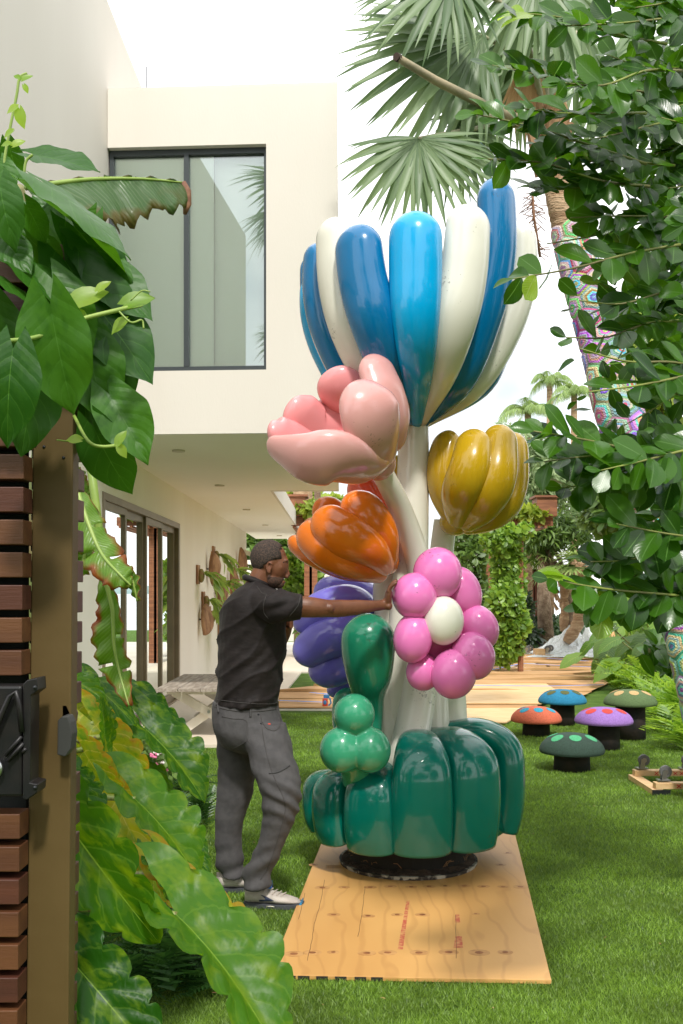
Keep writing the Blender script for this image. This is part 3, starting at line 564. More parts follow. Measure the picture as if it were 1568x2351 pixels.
# stems
def stem(pts, nm='stem'):
    P = cat([(*U(*p[:3]), p[3]*p[2]/F) for p in pts], 8); m = M(); m.tube([p[:3] for p in P], [p[3] for p in P], 22); return m.build(nm, gm['stem'], sc, True)
stem([(950, 955, 6.1, 34), (948, 1100, 6.1, 37), (940, 1350, 6.12, 42), (930, 1550, 6.1, 46), (930, 1770, 6.05, 50)])
stem([(868, 1066, 5.6, 25), (922, 1175, 5.85, 27), (962, 1300, 6.0, 29), (975, 1420, 6.0, 32), (960, 1600, 5.98, 40), (925, 1780, 5.75, 44)])
stem([(900, 1270, 6.1, 25), (885, 1350, 6.2, 29), (893, 1450, 6.2, 30), (905, 1600, 6.1, 34), (915, 1760, 6.0, 36)])
stem([(1022, 1195, 6.3, 26), (1012, 1300, 6.3, 28), (1005, 1500, 6.25, 32), (990, 1600, 6.15, 40), (990, 1760, 6.1, 48)])
stem([(1015, 1420, 6.0, 26), (1030, 1560, 6.2, 34), (1036, 1640, 6.25, 36), (1030, 1750, 6.2, 40)])
stem([(820, 1500, 6.45, 26), (860, 1600, 6.35, 30), (900, 1760, 6.2, 34)])
# blue and white flower
fl = lambda nm, lb: sc
BX, BD = 957, 6.1
bax = lambda p: (U(BX, 900, BD).x, BD, p.z)
def bpet(mt, phi, px, wid, rr=None, lab=None, thick=.75):
    """petal of the cup by azimuth: px = (x, y, halfwidth) seen in the plate, depth follows the ring"""
    q = []
    for i, (x, y, w_) in enumerate(px):
        f = [.12, .75, 1.05, 1.05, 1.0, .97][min(i, 5)]; D = BD-.62*f*math.cos(R(phi)); q.append((x, y, D, w_*[1, 1.12, 1.10, 1.05, 1, 1][min(i, 5)]))
    return q
def bp(nm, phi, px, col): petal(nm, bpet(None, phi, px, 0), gm[col], blue, axis=bax, thick=.8, rings=30)
blue = M().ell(U(957, 935, BD), (.06, .06, .14), 16, 10).build('blue_flower', gm['deep_blue'], sc, True)
bp('petal', 0, [(957, 972, 14), (956, 860, 34), (954, 740, 50), (954, 620, 59), (954, 488, 60)], 'cyan')
bp('petal', 30, [(968, 972, 12), (1012, 860, 34), (1042, 740, 49), (1066, 620, 54), (1078, 472, 52)], 'ivory')
bp('petal', 62, [(976, 972, 12), (1052, 880, 36), (1105, 740, 46), (1140, 590, 51), (1138, 412, 53)], 'deep_blue')
bp('petal', 88, [(980, 972, 12), (1085, 885, 36), (1155, 760, 48), (1193, 640, 48), (1192, 508, 45)], 'ivory')
bp('petal', 116, [(980, 972, 12), (1100, 880, 36), (1135, 770, 46), (1150, 690, 46), (1142, 600, 46)], 'deep_blue')
bp('petal', 145, [(975, 970, 12), (1060, 880, 36), (1080, 780, 46), (1085, 720, 46), (1080, 640, 46)], 'cyan')
bp('petal', 172, [(965, 970, 12), (990, 880, 36), (1000, 780, 46), (1000, 720, 46), (1000, 650, 46)], 'ivory')
bp('petal', 200, [(950, 970, 12), (930, 880, 36), (915, 780, 46), (915, 720, 46), (915, 655, 46)], 'deep_blue')
bp('petal', 228, [(940, 970, 12), (870, 880, 36), (845, 780, 46), (840, 720, 46), (840, 640, 46)], 'ivory')
bp('petal', -28, [(946, 972, 12), (898, 870, 36), (862, 750, 52), (832, 640, 57), (818, 519, 57)], 'deep_blue')
bp('petal', -56, [(940, 972, 12), (862, 880, 36), (808, 770, 46), (776, 650, 50), (766, 502, 49)], 'ivory')
bp('petal', -80, [(938, 972, 12), (820, 890, 34), (758, 790, 38), (729, 680, 40), (728, 560, 38)], 'deep_blue')
bp('petal', -104, [(938, 972, 12), (812, 905, 34), (752, 820, 36), (721, 730, 36), (714, 640, 32)], 'cyan')
bp('petal', -130, [(938, 972, 12), (825, 890, 34), (762, 800, 40), (727, 700, 38), (721, 585, 38)], 'deep_blue')
# pink tulip
PD = 5.42
pink = M().ell(U(868, 1062, PD+.12), (.1, .12, .1), 18, 12).build('pink_flower', gm['pink'], sc, True)
pax = lambda p: U(800, 985, PD)
def pp(pts, col, thick=.55, tip=1.0, base=.9, out=None): return petal('petal', [(x, y, PD+d, w_) for x, y, d, w_ in pts], gm[col], pink, out=out, axis=None if out else pax, thick=thick, base=base, tip=tip, n=28)
pp([(880, 960, .45, 30), (800, 950, .50, 52), (730, 985, .40, 60), (690, 950, .28, 52), (672, 918, .20, 42)], 'salmon')
pp([(870, 1000, .42, 30), (740, 1040, .36, 50), (665, 1012, .18, 52), (635, 985, .10, 42), (624, 966, .08, 28)], 'salmon')
pp([(890, 960, .40, 30), (830, 930, .44, 50), (788, 895, .34, 58), (774, 842, .24, 50)], 'salmon')
pp([(912, 1000, .35, 30), (905, 930, .36, 42), (895, 875, .30, 44), (880, 822, .22, 38)], 'pink', out=(.5, -.85, .1))
pp([(900, 1040, .20, 34), (900, 965, .08, 50), (884, 905, .04, 52), (868, 860, .06, 48), (850, 814, .08, 42)], 'pink', out=(.45, -.85, .2))
pp([(885, 1066, .10, 34), (868, 1015, -.16, 66), (852, 955, -.28, 76), (842, 905, -.28, 66), (838, 872, -.25, 48)], 'pink', .5, 1.2)
pp([(880, 1062, .12, 34), (838, 1075, -.10, 52), (775, 1052, -.28, 70), (705, 1052, -.30, 62), (648, 1034, -.22, 38), (614, 1018, -.16, 20)], 'pink', .55)
# orange tulip
OD = 5.85
orange = M().ell(U(890, 1290, OD+.12), (.07, .12, .08), 18, 12).build('orange_flower', gm['orange'], sc, True)
oax = lambda p: U(800, 1230, OD+.1)
def op(pts, col, thick=.75, tip=1.1): return petal('petal', [(x, y, OD+d, w_) for x, y, d, w_ in pts], gm[col], orange, axis=oax, thick=thick, tip=tip, base=.8)
op([(895, 1290, .15, 22), (882, 1215, .30, 36), (845, 1150, .34, 42), (815, 1090, .32, 34)], 'red_orange')
op([(898, 1300, .0, 20), (880, 1232, -.10, 42), (840, 1182, -.14, 52), (800, 1134, -.08, 42)], 'orange')
op([(893, 1312, -.02, 20), (850, 1262, -.20, 42), (788, 1226, -.25, 52), (722, 1180, -.17, 42)], 'orange')
op([(885, 1325, .0, 18), (820, 1300, -.14, 38), (750, 1264, -.18, 44), (690, 1210, -.08, 39)], 'orange')
op([(870, 1328, .08, 14), (790, 1312, -.02, 24), (715, 1275, .02, 29), (664, 1238, .10, 24)], 'orange')
op([(890, 1270, .3, 20), (830, 1230, .42, 36), (770, 1190, .46, 40), (725, 1150, .42, 32)], 'orange')
op([(880, 1300, .35, 20), (800, 1270, .45, 34), (740, 1235, .45, 36), (700, 1196, .4, 28)], 'orange')
# violet flower, behind
VD = 6.5
vio = M().ell(U(850, 1460, VD), (.14, .16, .2), 18, 12).build('violet_flower', gm['violet'], sc, True)
vax = lambda p: U(820, 1450, VD+.1)
def vp(pts, thick=.8): return petal('petal', [(x, y, VD+d, w_) for x, y, d, w_ in pts], gm['violet'], vio, axis=vax, thick=thick, tip=1.1, base=.8)
vp([(880, 1400, .1, 40), (830, 1365, .1, 44), (770, 1355, .08, 42), (720, 1360, .05, 36)])
vp([(860, 1420, -.1, 36), (810, 1385, -.25, 44), (750, 1395, -.3, 46), (700, 1425, -.25, 40), (688, 1440, -.2, 30)])
vp([(850, 1450, -.15, 36), (800, 1455, -.35, 46), (745, 1470, -.36, 48), (700, 1500, -.3, 40), (686, 1512, -.26, 30)])
vp([(850, 1490, -.1, 34), (810, 1515, -.28, 44), (760, 1535, -.28, 46), (712, 1550, -.22, 34)])
vp([(850, 1520, .05, 34), (815, 1560, .0, 38), (775, 1580, .0, 34), (752, 1592, .0, 24)])
vp([(860, 1430, .3, 36), (800, 1420, .4, 44), (740, 1430, .4, 42), (700, 1450, .4, 34)])
# mustard flower
MD = 6.05
mus = M().ell(U(1045, 1200, MD+.1), (.1, .12, .08), 18, 12).build('mustard_flower', gm['mustard'], sc, True)
mxx = lambda p: U(1100, 1110, MD+.15)
def mp_(pts, thick=.75): return petal('petal', [(x, y, MD+d, w_) for x, y, d, w_ in pts], gm['mustard'], mus, axis=mxx, thick=thick, tip=1.1, base=.9)
mp_([(1040, 1200, .05, 22), (1018, 1130, -.02, 38), (1015, 1060, -.02, 40), (1032, 990, .04, 36)])
mp_([(1050, 1206, .0, 22), (1055, 1140, -.22, 44), (1078, 1070, -.30, 46), (1092, 988, -.20, 38)])
mp_([(1062, 1212, .0, 20), (1110, 1160, -.20, 42), (1142, 1090, -.26, 46), (1150, 978, -.12, 38)])
mp_([(1070, 1216, .02, 18), (1145, 1178, -.06, 36), (1180, 1110, -.04, 39), (1184, 995, .05, 34)])
mp_([(1060, 1218, .04, 14), (1120, 1200, .02, 26), (1170, 1160, .12, 36), (1190, 1080, .2, 32), (1188, 1020, .25, 28)])
mp_([(1050, 1200, .25, 22), (1040, 1130, .4, 42), (1060, 1060, .45, 44), (1070, 1000, .42, 36)])
mp_([(1060, 1200, .25, 22), (1110, 1130, .45, 42), (1130, 1060, .48, 44), (1130, 1000, .42, 36)])
mp_([(905, 1120, .35, 20), (904, 1085, .35, 24), (915, 1045, .35, 20)])
# magenta daisy
QD = 5.5
k = QD/F
mag = M().ell(U(1018, 1425, QD-.06), (47*k, 40*k, 56*k), 28, 18).build('magenta_flower', gm['ivory'], sc, True, 'magenta balloon flower with an ivory centre')
for x, y, d, rx_, ry_, ro in ((1004, 1314, .0, 54, 57, 0), (1063, 1356, .1, 42, 56, -20), (950, 1367, -.05, 49, 50, 0), (946, 1466, -.05, 43, 53, 8), (1103, 1441, .06, 42, 50, -25), (1088, 1508, -.02, 48, 52, -20), (1042, 1550, -.04, 50, 54, 8), (970, 1547, .03, 38, 40, 0)):
    rx_ *= 1.05; ry_ *= 1.08; x += (1018-x)*.03; y += (1428-y)*.03
    M().ell(U(x, y, QD+d), (rx_*k, rx_*k*.95, ry_*k), 30, 20, Matrix.Rotation(R(ro), 3, 'Y')).build('petal', gm['magenta'], mag, True)
M().ell(U(1020, 1440, QD+.12), (.17, .1, .2), 20, 14).build('core', gm['magenta'], mag, True)
# green pod and cluster
pod = petal('green_pod', [(850, 1700, 5.85, 26), (848, 1640, 5.85, 32), (846, 1595, 5.8, 38), (847, 1545, 5.75, 54), (845, 1480, 5.72, 63), (850, 1408, 5.72, 58)], gm['leaf_green'], sc, thick=.95, tip=1.0)
petal('leaf_lobe', [(850, 1740, 6.1, 30), (815, 1700, 6.12, 42), (800, 1640, 6.12, 38), (800, 1578, 6.12, 32)], gm['leaf_green'], sc, thick=.8)
KD = 5.5; k = KD/F; m = M()
m.ell(U(813, 1640, KD), 48*k, 28, 18); m.ell(U(784, 1722, KD), (51*k, 50*k, 53*k), 28, 18); m.ell(U(849, 1722, KD), (49*k, 50*k, 53*k), 28, 18); m.ell(U(816, 1690, KD+.04), 26*k, 16, 12); m.tube([U(816, 1740, KD+.08), U(820, 1790, KD+.2)], 38*k, 16)
m.fuse('berry_cluster', gm['sea_green'], sc, .009, 8)
# ribbed base
cz = U(950, 1700, SD)
bodyax = lambda p: (cz.x, SD+.05, p.z)
lobes = [(968, -.56, 67, 1968, 1692, 968), (1086, -.44, 66, 1962, 1684, 1062), (850, -.50, 60, 1962, 1762, 862), (758, -.30, 50, 1945, 1768, 800), (1162, .02, 64, 1925, 1655, 1112), (724, .06, 46, 1886, 1768, 790), (1090, .5, 60, 1850, 1690, 1040), (960, .62, 62, 1850, 1700, 955), (830, .5, 60, 1850, 1740, 870)]
for x, dd, w_, yb, yt, xt in lobes:
    D = SD+dd; zb = .232; X = (x-CX)/F*D; wv = w_*1.07*D/F; ztop = H-(yt-HY)/F*(D+.05)
    cx_, cy_ = cz.x, SD+.05; o = Vector((X-cx_, D-cy_, 0)); L = o.length; o.normalize()
    def at(r, z): return (cx_+o.x*r, cy_+o.y*r, z)
    hh = ztop-zb; th = wv*.62
    pts = cat([(*at(L-.04, zb), wv*1.0), (*at(L-.01, zb+hh*.2), wv), (*at(L, zb+hh*.5), wv*1.0), (*at(L-.02, zb+hh*.76), wv*.92), (*at(L-.16, ztop-th*.55), wv*.74), (*at(L*.42, ztop-th*.45), wv*.5), (*at(L*.15, ztop-th*.5), wv*.35)], 7)
    m = M(); m.tube([p[:3] for p in pts], [(p[3], min(p[3]*.62, .15)) for p in pts], 32, pw=2.35, out=[Vector((o.x, o.y, .001)) if i < 24 else Vector((0, 0, 1))+o*.3 for i in range(len(pts))] if False else [(Vector((o.x, o.y, 0))*(1-min(1, max(0, (i/len(pts)-.5)*3)))+Vector((0, 0, 1))*min(1, max(0, (i/len(pts)-.5)*3))) for i in range(len(pts))])
    m.build('base_lobe', gm['teal'], sc, True)
m = M(); m.tube([(cz.x, SD+.05, .24), (cz.x, SD+.05, .62)], [.57, .50], 32); m.build('base_core', gm['teal'], sc, True)
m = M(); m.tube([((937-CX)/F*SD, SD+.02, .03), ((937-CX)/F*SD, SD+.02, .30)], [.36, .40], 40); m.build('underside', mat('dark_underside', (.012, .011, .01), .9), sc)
# soil disc
dc = Vector(((937-CX)/F*SD, SD, 0)); dk = thing('soil_disc', 'round steel plate covered in dark soil and roots under the sculpture base', 'disc', dc)
m = M(); m.tube([(dc.x, SD, .024), (dc.x, SD, .045)], [.415, .42], 64); m.build('plate', mat('chipped_metal', (.03, .025, .02), .7, (.40, .37, .30), 14, bump=.5, bscale=40, vmin=.52, vmax=.58), dk)
n = 60; V = [(dc.x, SD, .10)]; Fc = []
for i in range(1, 16):
    for j in range(n):
        r_ = .405*i/15; a = 2*PI*j/n; z = .047+.06*(1-(i/15)**2)+(.016*noise.noise(Vector((r_*30*math.cos(a), r_*30*math.sin(a), 2)))+.01*noise.noise(Vector((r_*90*math.cos(a), r_*90*math.sin(a), 5))) if i < 15 else 0)
        V.append((dc.x+r_*math.cos(a), SD+r_*math.sin(a), z))
for j in range(n): Fc.append((0, 1+j, 1+(j+1) % n))
for i in range(14):
    for j in range(n): Fc.append((1+i*n+j, 1+(i+1)*n+j, 1+(i+1)*n+(j+1) % n, 1+i*n+(j+1) % n))
m = M(); m.add(V, Fc); m.build('soil', soil, dk, True)
m = M(); rr = random.Random(3)
for i in range(60):
    a = rr.uniform(PI*1.05, PI*1.95); r_ = rr.uniform(.2, .38); p = Vector((dc.x+r_*math.cos(a), SD+r_*math.sin(a), .075)); q = p+Vector((rr.uniform(-.07, .07), rr.uniform(-.03, .03), rr.uniform(-.005, .05))); m.tube([p, (p+q)/2+Vector((0, 0, .012)), q], .0016, 4)
m.build('roots', mat('dry_root', (.30, .16, .07), .8), dk)['kind'] = 'stuff'
# plywood under it
def plymat():
    m = mat('plywood', (.64, .36, .12), .5, (.50, .255, .075), 1.3, bump=.08, bscale=30, stretch=(1, .3, 1), vmin=.35, vmax=.65); t = m.node_tree; p = t.nodes['Principled BSDF']
    g = N(t, 'ShaderNodeTexCoord'); mp = N(t, 'ShaderNodeMapping'); mp.inputs['Scale'].default_value = (1.0, .33, 1); lnk(t, g.outputs['Object'], mp.inputs[0])
    n_ = N(t, 'ShaderNodeTexWave', bands_direction='X'); n_.inputs['Scale'].default_value = 3.2; n_.inputs['Distortion'].default_value = 16; n_.inputs['Detail'].default_value = 3; n_.inputs['Detail Scale'].default_value = .7; n_.inputs['Detail Roughness'].default_value = .55; lnk(t, mp.outputs[0], n_.inputs[0])
    r = N(t, 'ShaderNodeValToRGB'); e = r.color_ramp; e.elements[0].position = .0; e.elements[0].color = (.22, .22, .22, 1); e.elements[1].position = .16; e.elements[1].color = (0, 0, 0, 1); lnk(t, n_.outputs['Fac'] if 'Fac' in n_.outputs else n_.outputs[1], r.inputs[0])
    x = N(t, 'ShaderNodeMix', data_type='RGBA'); lnk(t, r.outputs[0], x.inputs['Factor']); lnk(t, p.inputs['Base Color'].links[0].from_socket, x.inputs['A']); x.inputs['B'].default_value = (.30, .12, .03, 1); lnk(t, x.outputs['Result'], p.inputs['Base Color']); return m
ply = plymat(); pe = thing('plywood_board', 'long plywood sheet with knots and red marks under the sculpture, worn at its corners', 'plywood', G(940, 2245))
z1 = .022
c_ = [G(617, 2238, z1), G(1266, 2250, z1), G(1180, 1905, z1), G(750, 1905, z1)]
m = M(); m.poly([(q[0], q[1]) for q in c_], .004, z1); m.build('panel', ply, pe, bevel=.0015)
dkm = mat('burnt_edge', (.02, .015, .012), .8); knot = mat('wood_knot', (.16, .05, .015), .6, (.30, .12, .04), 30); knoth = mat('knot_halo', (.40, .19, .06), .55, (.52, .28, .10), 20)
m = M()
for x in (648, 668, 700, 742, 785, 830, 868):
    a = G(x, 2245, .012); yy = c_[0].y+(c_[1].y-c_[0].y)*(a.x-c_[0].x)/(c_[1].x-c_[0].x); m.bx((a.x-.03, yy-.0012, .004), (a.x+.02, yy+.003, .0205))
m.build('dark_edge_mark', dkm, pe)
for x, y, s in ((740, 2038, 1.2), (790, 2037, .9), (850, 2037, 1), (896, 2035, 1), (944, 2036, .9), (985, 2035, 1), (1022, 2034, .9), (1066, 2034, 1), (1110, 2035, 1), (1155, 2036, .9), (1195, 2036, 1.2), (766, 2100, 1), (845, 2103, 1), (912, 2100, .9), (970, 2100, 1.1), (1092, 2098, .6), (675, 2190, 1.3), (717, 2187, 1.2), (765, 2186, .8), (842, 2188, 1.2), (890, 2187, 1.2), (962, 2187, 1.2), (1030, 2186, 1.3), (1100, 2187, 1.4), (1160, 2186, 1), (720, 1985, .8), (1150, 1985, .9), (1165, 1958, .8)):
    c = G(x, y, z1); m = M(); m.tube([(c.x, c.y, z1-.004), (c.x, c.y, z1+.0006)], [(.036*s, .028*s)]*2, 16, out=Vector((0, 1, 0))); kh = m.build('knot_halo', knoth, pe)
    m = M(); m.tube([(c.x, c.y, z1-.004), (c.x, c.y, z1+.0014)], [(.014*s, .011*s)]*2, 12, out=Vector((0, 1, 0))); m.build('knot', knot, kh)
ink = mat('faded_red_spray', (.42, .07, .04), .7, (.58, .30, .11), 40, vmin=.38, vmax=.66)
for a, b, w_ in (((937, 2068), (919, 2180), .012), ((1050, 2100), (1050, 2118), .014), ((1053, 2150), (1052, 2176), .022)):
    p, q = G(*a, z1), G(*b, z1); m = M(); m.add([(p.x-w_*.7, p.y, z1+.0009), (p.x+w_*.7, p.y, z1+.0009), (q.x+w_, q.y, z1+.0009), (q.x-w_, q.y, z1+.0009)], [(0, 1, 2, 3)]); m.build('red_mark', ink, pe)
crk = mat('crack', (.06, .025, .01), .9)
for pts in ([(745, 2020), (735, 2075), (722, 2120), (716, 2160), (705, 2205)], [(838, 2035), (832, 2090), (822, 2150)], [(1046, 2100), (1048, 2200)], [(700, 2050), (686, 2110)]):
    m = M(); P = [G(*p, z1+.0004) for p in pts]; P = [Vector(q[:3]) for q in cat([tuple(p) for p in P], 5)]
    for i, (p, q) in enumerate(zip(P[:-1], P[1:])): j = Vector((.0015*math.sin(i*2.3), 0, 0)); m.beam(p+j, q+Vector((.0015*math.sin(i*2.3+2.3), 0, 0)), .0018, .0012)
    m.build('crack', crk, pe)
m = M(); c = G(768, 1990, z1)
for i in range(5): m.box((c.x, c.y-.03+i*.015, z1+.0005), (.09, .004, .0008))
m.box((c.x-.05, c.y, z1+.0005), (.004, .08, .0008)); m.box((c.x+.05, c.y, z1+.0005), (.004, .08, .0008)); m.build('faint_stamp', mat('faint_ink', (.35, .19, .08), .7), pe)
# ------------------------------------------------------------ the man
PDp = 5.3
man = thing('person', 'bearded man in black polo shirt and grey work trousers pushing on the magenta balloon flower', 'person', G(575, 2070))
skin = mat('skin', (.17, .065, .032), .45, (.13, .048, .024), 18, bump=.12, bscale=120, bdist=.002, spec=.45); skin.node_tree.nodes['Principled BSDF'].inputs['Subsurface Weight'].default_value = .06
hairm = mat('short_hair', (.022, .016, .013), .85, (.085, .05, .035), 140, bump=.8, bscale=300, bdist=.003, vmin=.42, vmax=.68)
shirt = mat('black_polo', (.011, .008, .008), .7, (.015, .011, .0105), 30, bump=.35, bscale=9, bdist=.02, sheen=.03, spec=.25, stretch=(1, 1, 2.2))
trous = mat('grey_trousers', (.066, .063, .065), .8, (.080, .076, .078), 25, bump=.4, bscale=10, bdist=.02, sheen=.03, spec=.2)
seamm = mat('trouser_seam', (.055, .05, .048), .8)
def slices(m, S_, n=28, pw=2.3):
    """rings in horizontal slices: (x back, x front, y, depth centre, half depth)"""
    rings = []; C = cat([tuple(s) for s in S_], 5)
    for xb, xf, y, D, hd in C:
        a, b = U(xb, y, D), U(xf, y, D); cx_ = (a.x+b.x)/2; hw = (b.x-a.x)/2; rg = []
        for j in range(n):
            q = 2*PI*j/n; c_q, s_q = math.cos(q), math.sin(q); f = 1/((abs(c_q)**pw+abs(s_q)**pw)**(1/pw)); rg.append(Vector((cx_+hw*c_q*f, D+hd*s_q*f, a.z)))
        rings.append(rg)
    m.loft(rings); return m
HD = 5.36; k = HD/F
m = M()
# skull, face, neck
m.ell(U(618, 1283, HD), (40*k, .079, 41*k), 24, 16, Matrix.Rotation(R(-10), 3, 'Y')); m.ell(U(633, 1300, HD), (30*k, .068, 38*k), 24, 16, Matrix.Rotation(R(8), 3, 'Y'))
m.ell(U(627, 1328, HD), (24*k, .058, 22*k), 20, 12); m.ell(U(640, 1338, HD), (12*k, .032, 13*k), 16, 10)
m.ell(U(655, 1287, HD-.028), (8*k, .02, 4.2*k), 12, 8); m.ell(U(655, 1287, HD+.028), (8*k, .02, 4.2*k), 12, 8)
m.tube([U(654, 1296, HD), U(659, 1312, HD), U(661, 1322, HD)], [.010, .012, .014], 10); m.ell(U(658.5, 1324, HD-.012), .011, 10, 8); m.ell(U(658.5, 1324, HD+.012), .011, 10, 8)
m.ell(U(651, 1336, HD), (5*k, .024, 3.2*k), 12, 8); m.ell(U(648.5, 1342, HD), (5*k, .021, 3.2*k), 12, 8); m.ell(U(642, 1303, HD-.045), (9*k, .02, 8*k), 12, 8); m.ell(U(642, 1303, HD+.045), (9*k, .02, 8*k), 12, 8)
m.tube([U(610, 1300, HD), U(597, 1330, HD), U(585, 1360, HD), U(575, 1400, HD+.02)], [.058, .060, .072, .10], 20)
# ear
m.tube([U(614, 1297, HD-.078), U(618, 1291, HD-.086), U(623.5, 1293, HD-.086), U(624, 1301, HD-.082), U(620.5, 1309, HD-.080), U(618, 1317, HD-.077)], [.005, .0065, .0065, .0055, .006, .0075], 8); m.ell(U(617, 1304, HD-.076), (.012, .006, .022), 12, 8)
m.tube([U(613, 1297, HD-.078), U(612.5, 1306, HD-.079), U(616, 1315, HD-.077)], [.005, .0055, .006], 8); m.ell(U(617, 1304, HD+.076), (.014, .008, .026), 12, 8)
# torso hidden under the shirt, right arm
slices(m, [(555, 620, 1368, 5.38, .13), (525, 645, 1410, 5.4, .17), (515, 642, 1500, 5.4, .17), (510, 630, 1600, 5.42, .16), (512, 622, 1640, 5.42, .15)], 20)
ar = cat([(*U(600, 1392, 5.22), .062), (*U(640, 1392, 5.15), .06), (*U(690, 1393, 5.12), .056), (*U(722, 1395, 5.13), .052), (*U(752, 1397, 5.16), .046), (*U(778, 1397, 5.2), .046), (*U(815, 1395, 5.26), .040), (*U(850, 1392, 5.32), .031), (*U(872, 1390, 5.36), .027), (*U(886, 1387, 5.38), .029)], 5)
m.tube([a[:3] for a in ar], [(a[3]*(1.0 if i < 30 else 1.05), a[3]*.9) for i, a in enumerate(ar)], 18)
m.ell(U(756, 1396, 5.135), .028, 14, 10)
# right hand pressed on the ball: palm upright, fingers up and bent over the ball
def finger(p): m.tube([Vector(q[:3]) for q in cat([(*U(*a[:3]), 0) for a in p], 3)], list(np.interp(np.linspace(0, 1, 3*(len(p)-1)+1), np.linspace(0, 1, len(p)), [a[3] for a in p])), 10)
m.tube([U(886, 1388, 5.385), U(890, 1377, 5.385), U(892, 1364, 5.38), U(894, 1356, 5.38)], [(.031, .030), (.022, .044), (.020, .048), (.017, .046)], 16, out=Vector((0, 1, 0)))
m.ell(U(892, 1392, 5.375), (.022, .03, .022), 12, 8)
for d, dx, ln in ((-.038, 0, .82), (-.013, 0, 1.0), (.013, 1, 1.05), (.038, 1, .95)):
    finger([(891, 1360, 5.38+d, .0115), (894+dx, 1351, 5.38+d, .0115), (900+dx, 1360-19*ln, 5.38+d*1.15, .0105), (907+dx, 1360-25*ln, 5.38+d*1.2, .0098), (912+dx, 1360-25.5*ln, 5.38+d*1.2, .0088)])
finger([(889, 1384, 5.41, .014), (893, 1374, 5.45, .0125), (899, 1366, 5.475, .0115), (905, 1360, 5.48, .010)])
# left forearm and hand folded at the chest
m.tube([U(600, 1400, 5.58), U(622, 1450, 5.6), U(640, 1478, 5.58)], [.055, .048, .042], 12); m.tube([U(640, 1478, 5.58), U(655, 1452, 5.46), U(661, 1436, 5.42)], [.042, .033, .027], 12)
m.ell(U(662, 1428, 5.42), (.020, .034, .032), 12, 8)
for i in range(4): finger([(662, 1422+i*5, 5.40, .0105), (668, 1421+i*5.2, 5.37, .0105), (669, 1423+i*5.4, 5.34, .0098), (664, 1425+i*5.2, 5.33, .009)])
finger([(662, 1432, 5.45, .012), (667, 1420, 5.44, .011), (668, 1413, 5.42, .0095)])
body = m.fuse('body', skin, man, .0045, 4)
# hair: cap over the skull, beard along the jaw
m = M(); m.ell(U(616.5, 1281, HD), (41.6*k, .0815, 42*k), 26, 18, Matrix.Rotation(R(-10), 3, 'Y'))
hm = m.mesh('hair', True); bm = bmesh.new(); bm.from_mesh(hm)
def px_(v): return CX+v.x/v.y*F, HY-(v.z-H)/v.y*F
for v in [v for v in bm.verts if (lambda q: (q[0] > 650-(q[1]-1262)*.05 and q[1] > 1256) or (q[0] > 628 and q[1] > 1292-abs(q[0]-628)*.2) or (q[1] > 1316) or (q[0] > 606 and q[1] > 1296))(px_(v.co))]: bm.verts.remove(v)
bm.to_mesh(hm); bm.free(); ho = link('hair', hm, man, hairm); sb_ = ho.modifiers.new('t', 'SOLIDIFY'); sb_.thickness = .004; sb_.offset = 0
beard = mat('stubble_beard', (.035, .02, .014), .85, (.09, .042, .025), 160, bump=.6, bscale=300, bdist=.002)
m = M(); m.ell(U(627.5, 1330, HD), (24.6*k, .0600, 21.5*k), 24, 14); m.ell(U(640, 1340.5, HD), (12.6*k, .033, 12.4*k), 16, 10)
hm = m.mesh('beard', True); bm = bmesh.new(); bm.from_mesh(hm)
for v in [v for v in bm.verts if (lambda q: q[1] < 1323-(q[0]-610)*.08 or q[0] < 612)(px_(v.co))]: bm.verts.remove(v)
bm.to_mesh(hm); bm.free(); link('beard', hm, man, beard)
m = M(); m.tube([U(650, 1291, HD-.052), U(657, 1289.5, HD-.03)], .003, 6); m.build('eyebrow', hairm, man, True)
m = M(); m.tube([U(649, 1303, HD-.050), U(653.5, 1304, HD-.043), U(657, 1303, HD-.03)], [.0015, .0025, .0015], 6); m.build('eyelashes', hairm, man, True)
# shirt
m = M()
slices(m, [(566, 612, 1336, 5.37, .075), (556, 622, 1343, 5.38, .12), (540, 642, 1354, 5.39, .185), (524, 652, 1372, 5.4, .225), (511, 658, 1395, 5.4, .24), (505, 660, 1425, 5.41, .235), (502, 658, 1470, 5.42, .225), (500, 653, 1520, 5.42, .22), (499, 648, 1565, 5.42, .22), (495, 643, 1595, 5.42, .215), (494, 640, 1618, 5.42, .215)], 32)
sv = cat([(*U(592, 1385, 5.28), .085, .10), (*U(625, 1389, 5.19), .088, .095), (*U(655, 1392, 5.14), .082, .085), (*U(684, 1394, 5.12), .072, .076), (*U(692, 1394, 5.12), .070, .074)], 5)
m.tube([s_[:3] for s_ in sv], [(s_[3], s_[4]) for s_ in sv], 24, out=Vector((0, -1, 0)))
sv = cat([(*U(590, 1390, 5.54), .08), (*U(612, 1430, 5.6), .075), (*U(622, 1450, 5.6), .07)], 4); m.tube([s_[:3] for s_ in sv], [s_[3] for s_ in sv], 20)
def fold(v):
    x, y = px_(v); d = 0
    d += -.015*abs(math.sin((x*.75+y*.85)*.05+1.6*noise.noise(v*5)))**.5*1.0+.010; d += .004*math.sin((x*.75+y*.85)*.21+2*noise.noise(v*6))*min(1, max(0, (y-1430)/90))*(.55+.45*noise.noise(v*4+Vector((3, 0, 0))))
    d += .009*math.sin((y*1.0+x*.45)*.16+2*noise.noise(v*6))*max(0, 1-abs(x-640)/60)*max(0, 1-abs(y-1385)/50)
    d += .006*noise.noise(v*11)
    if y > 1606: d += .002*math.sin(x*.3)
    return d
so_ = m.fuse('polo_shirt', shirt, man, .0075, 4, disp=fold)
m = M(); cc = U(590, 1333, 5.37); rg = []
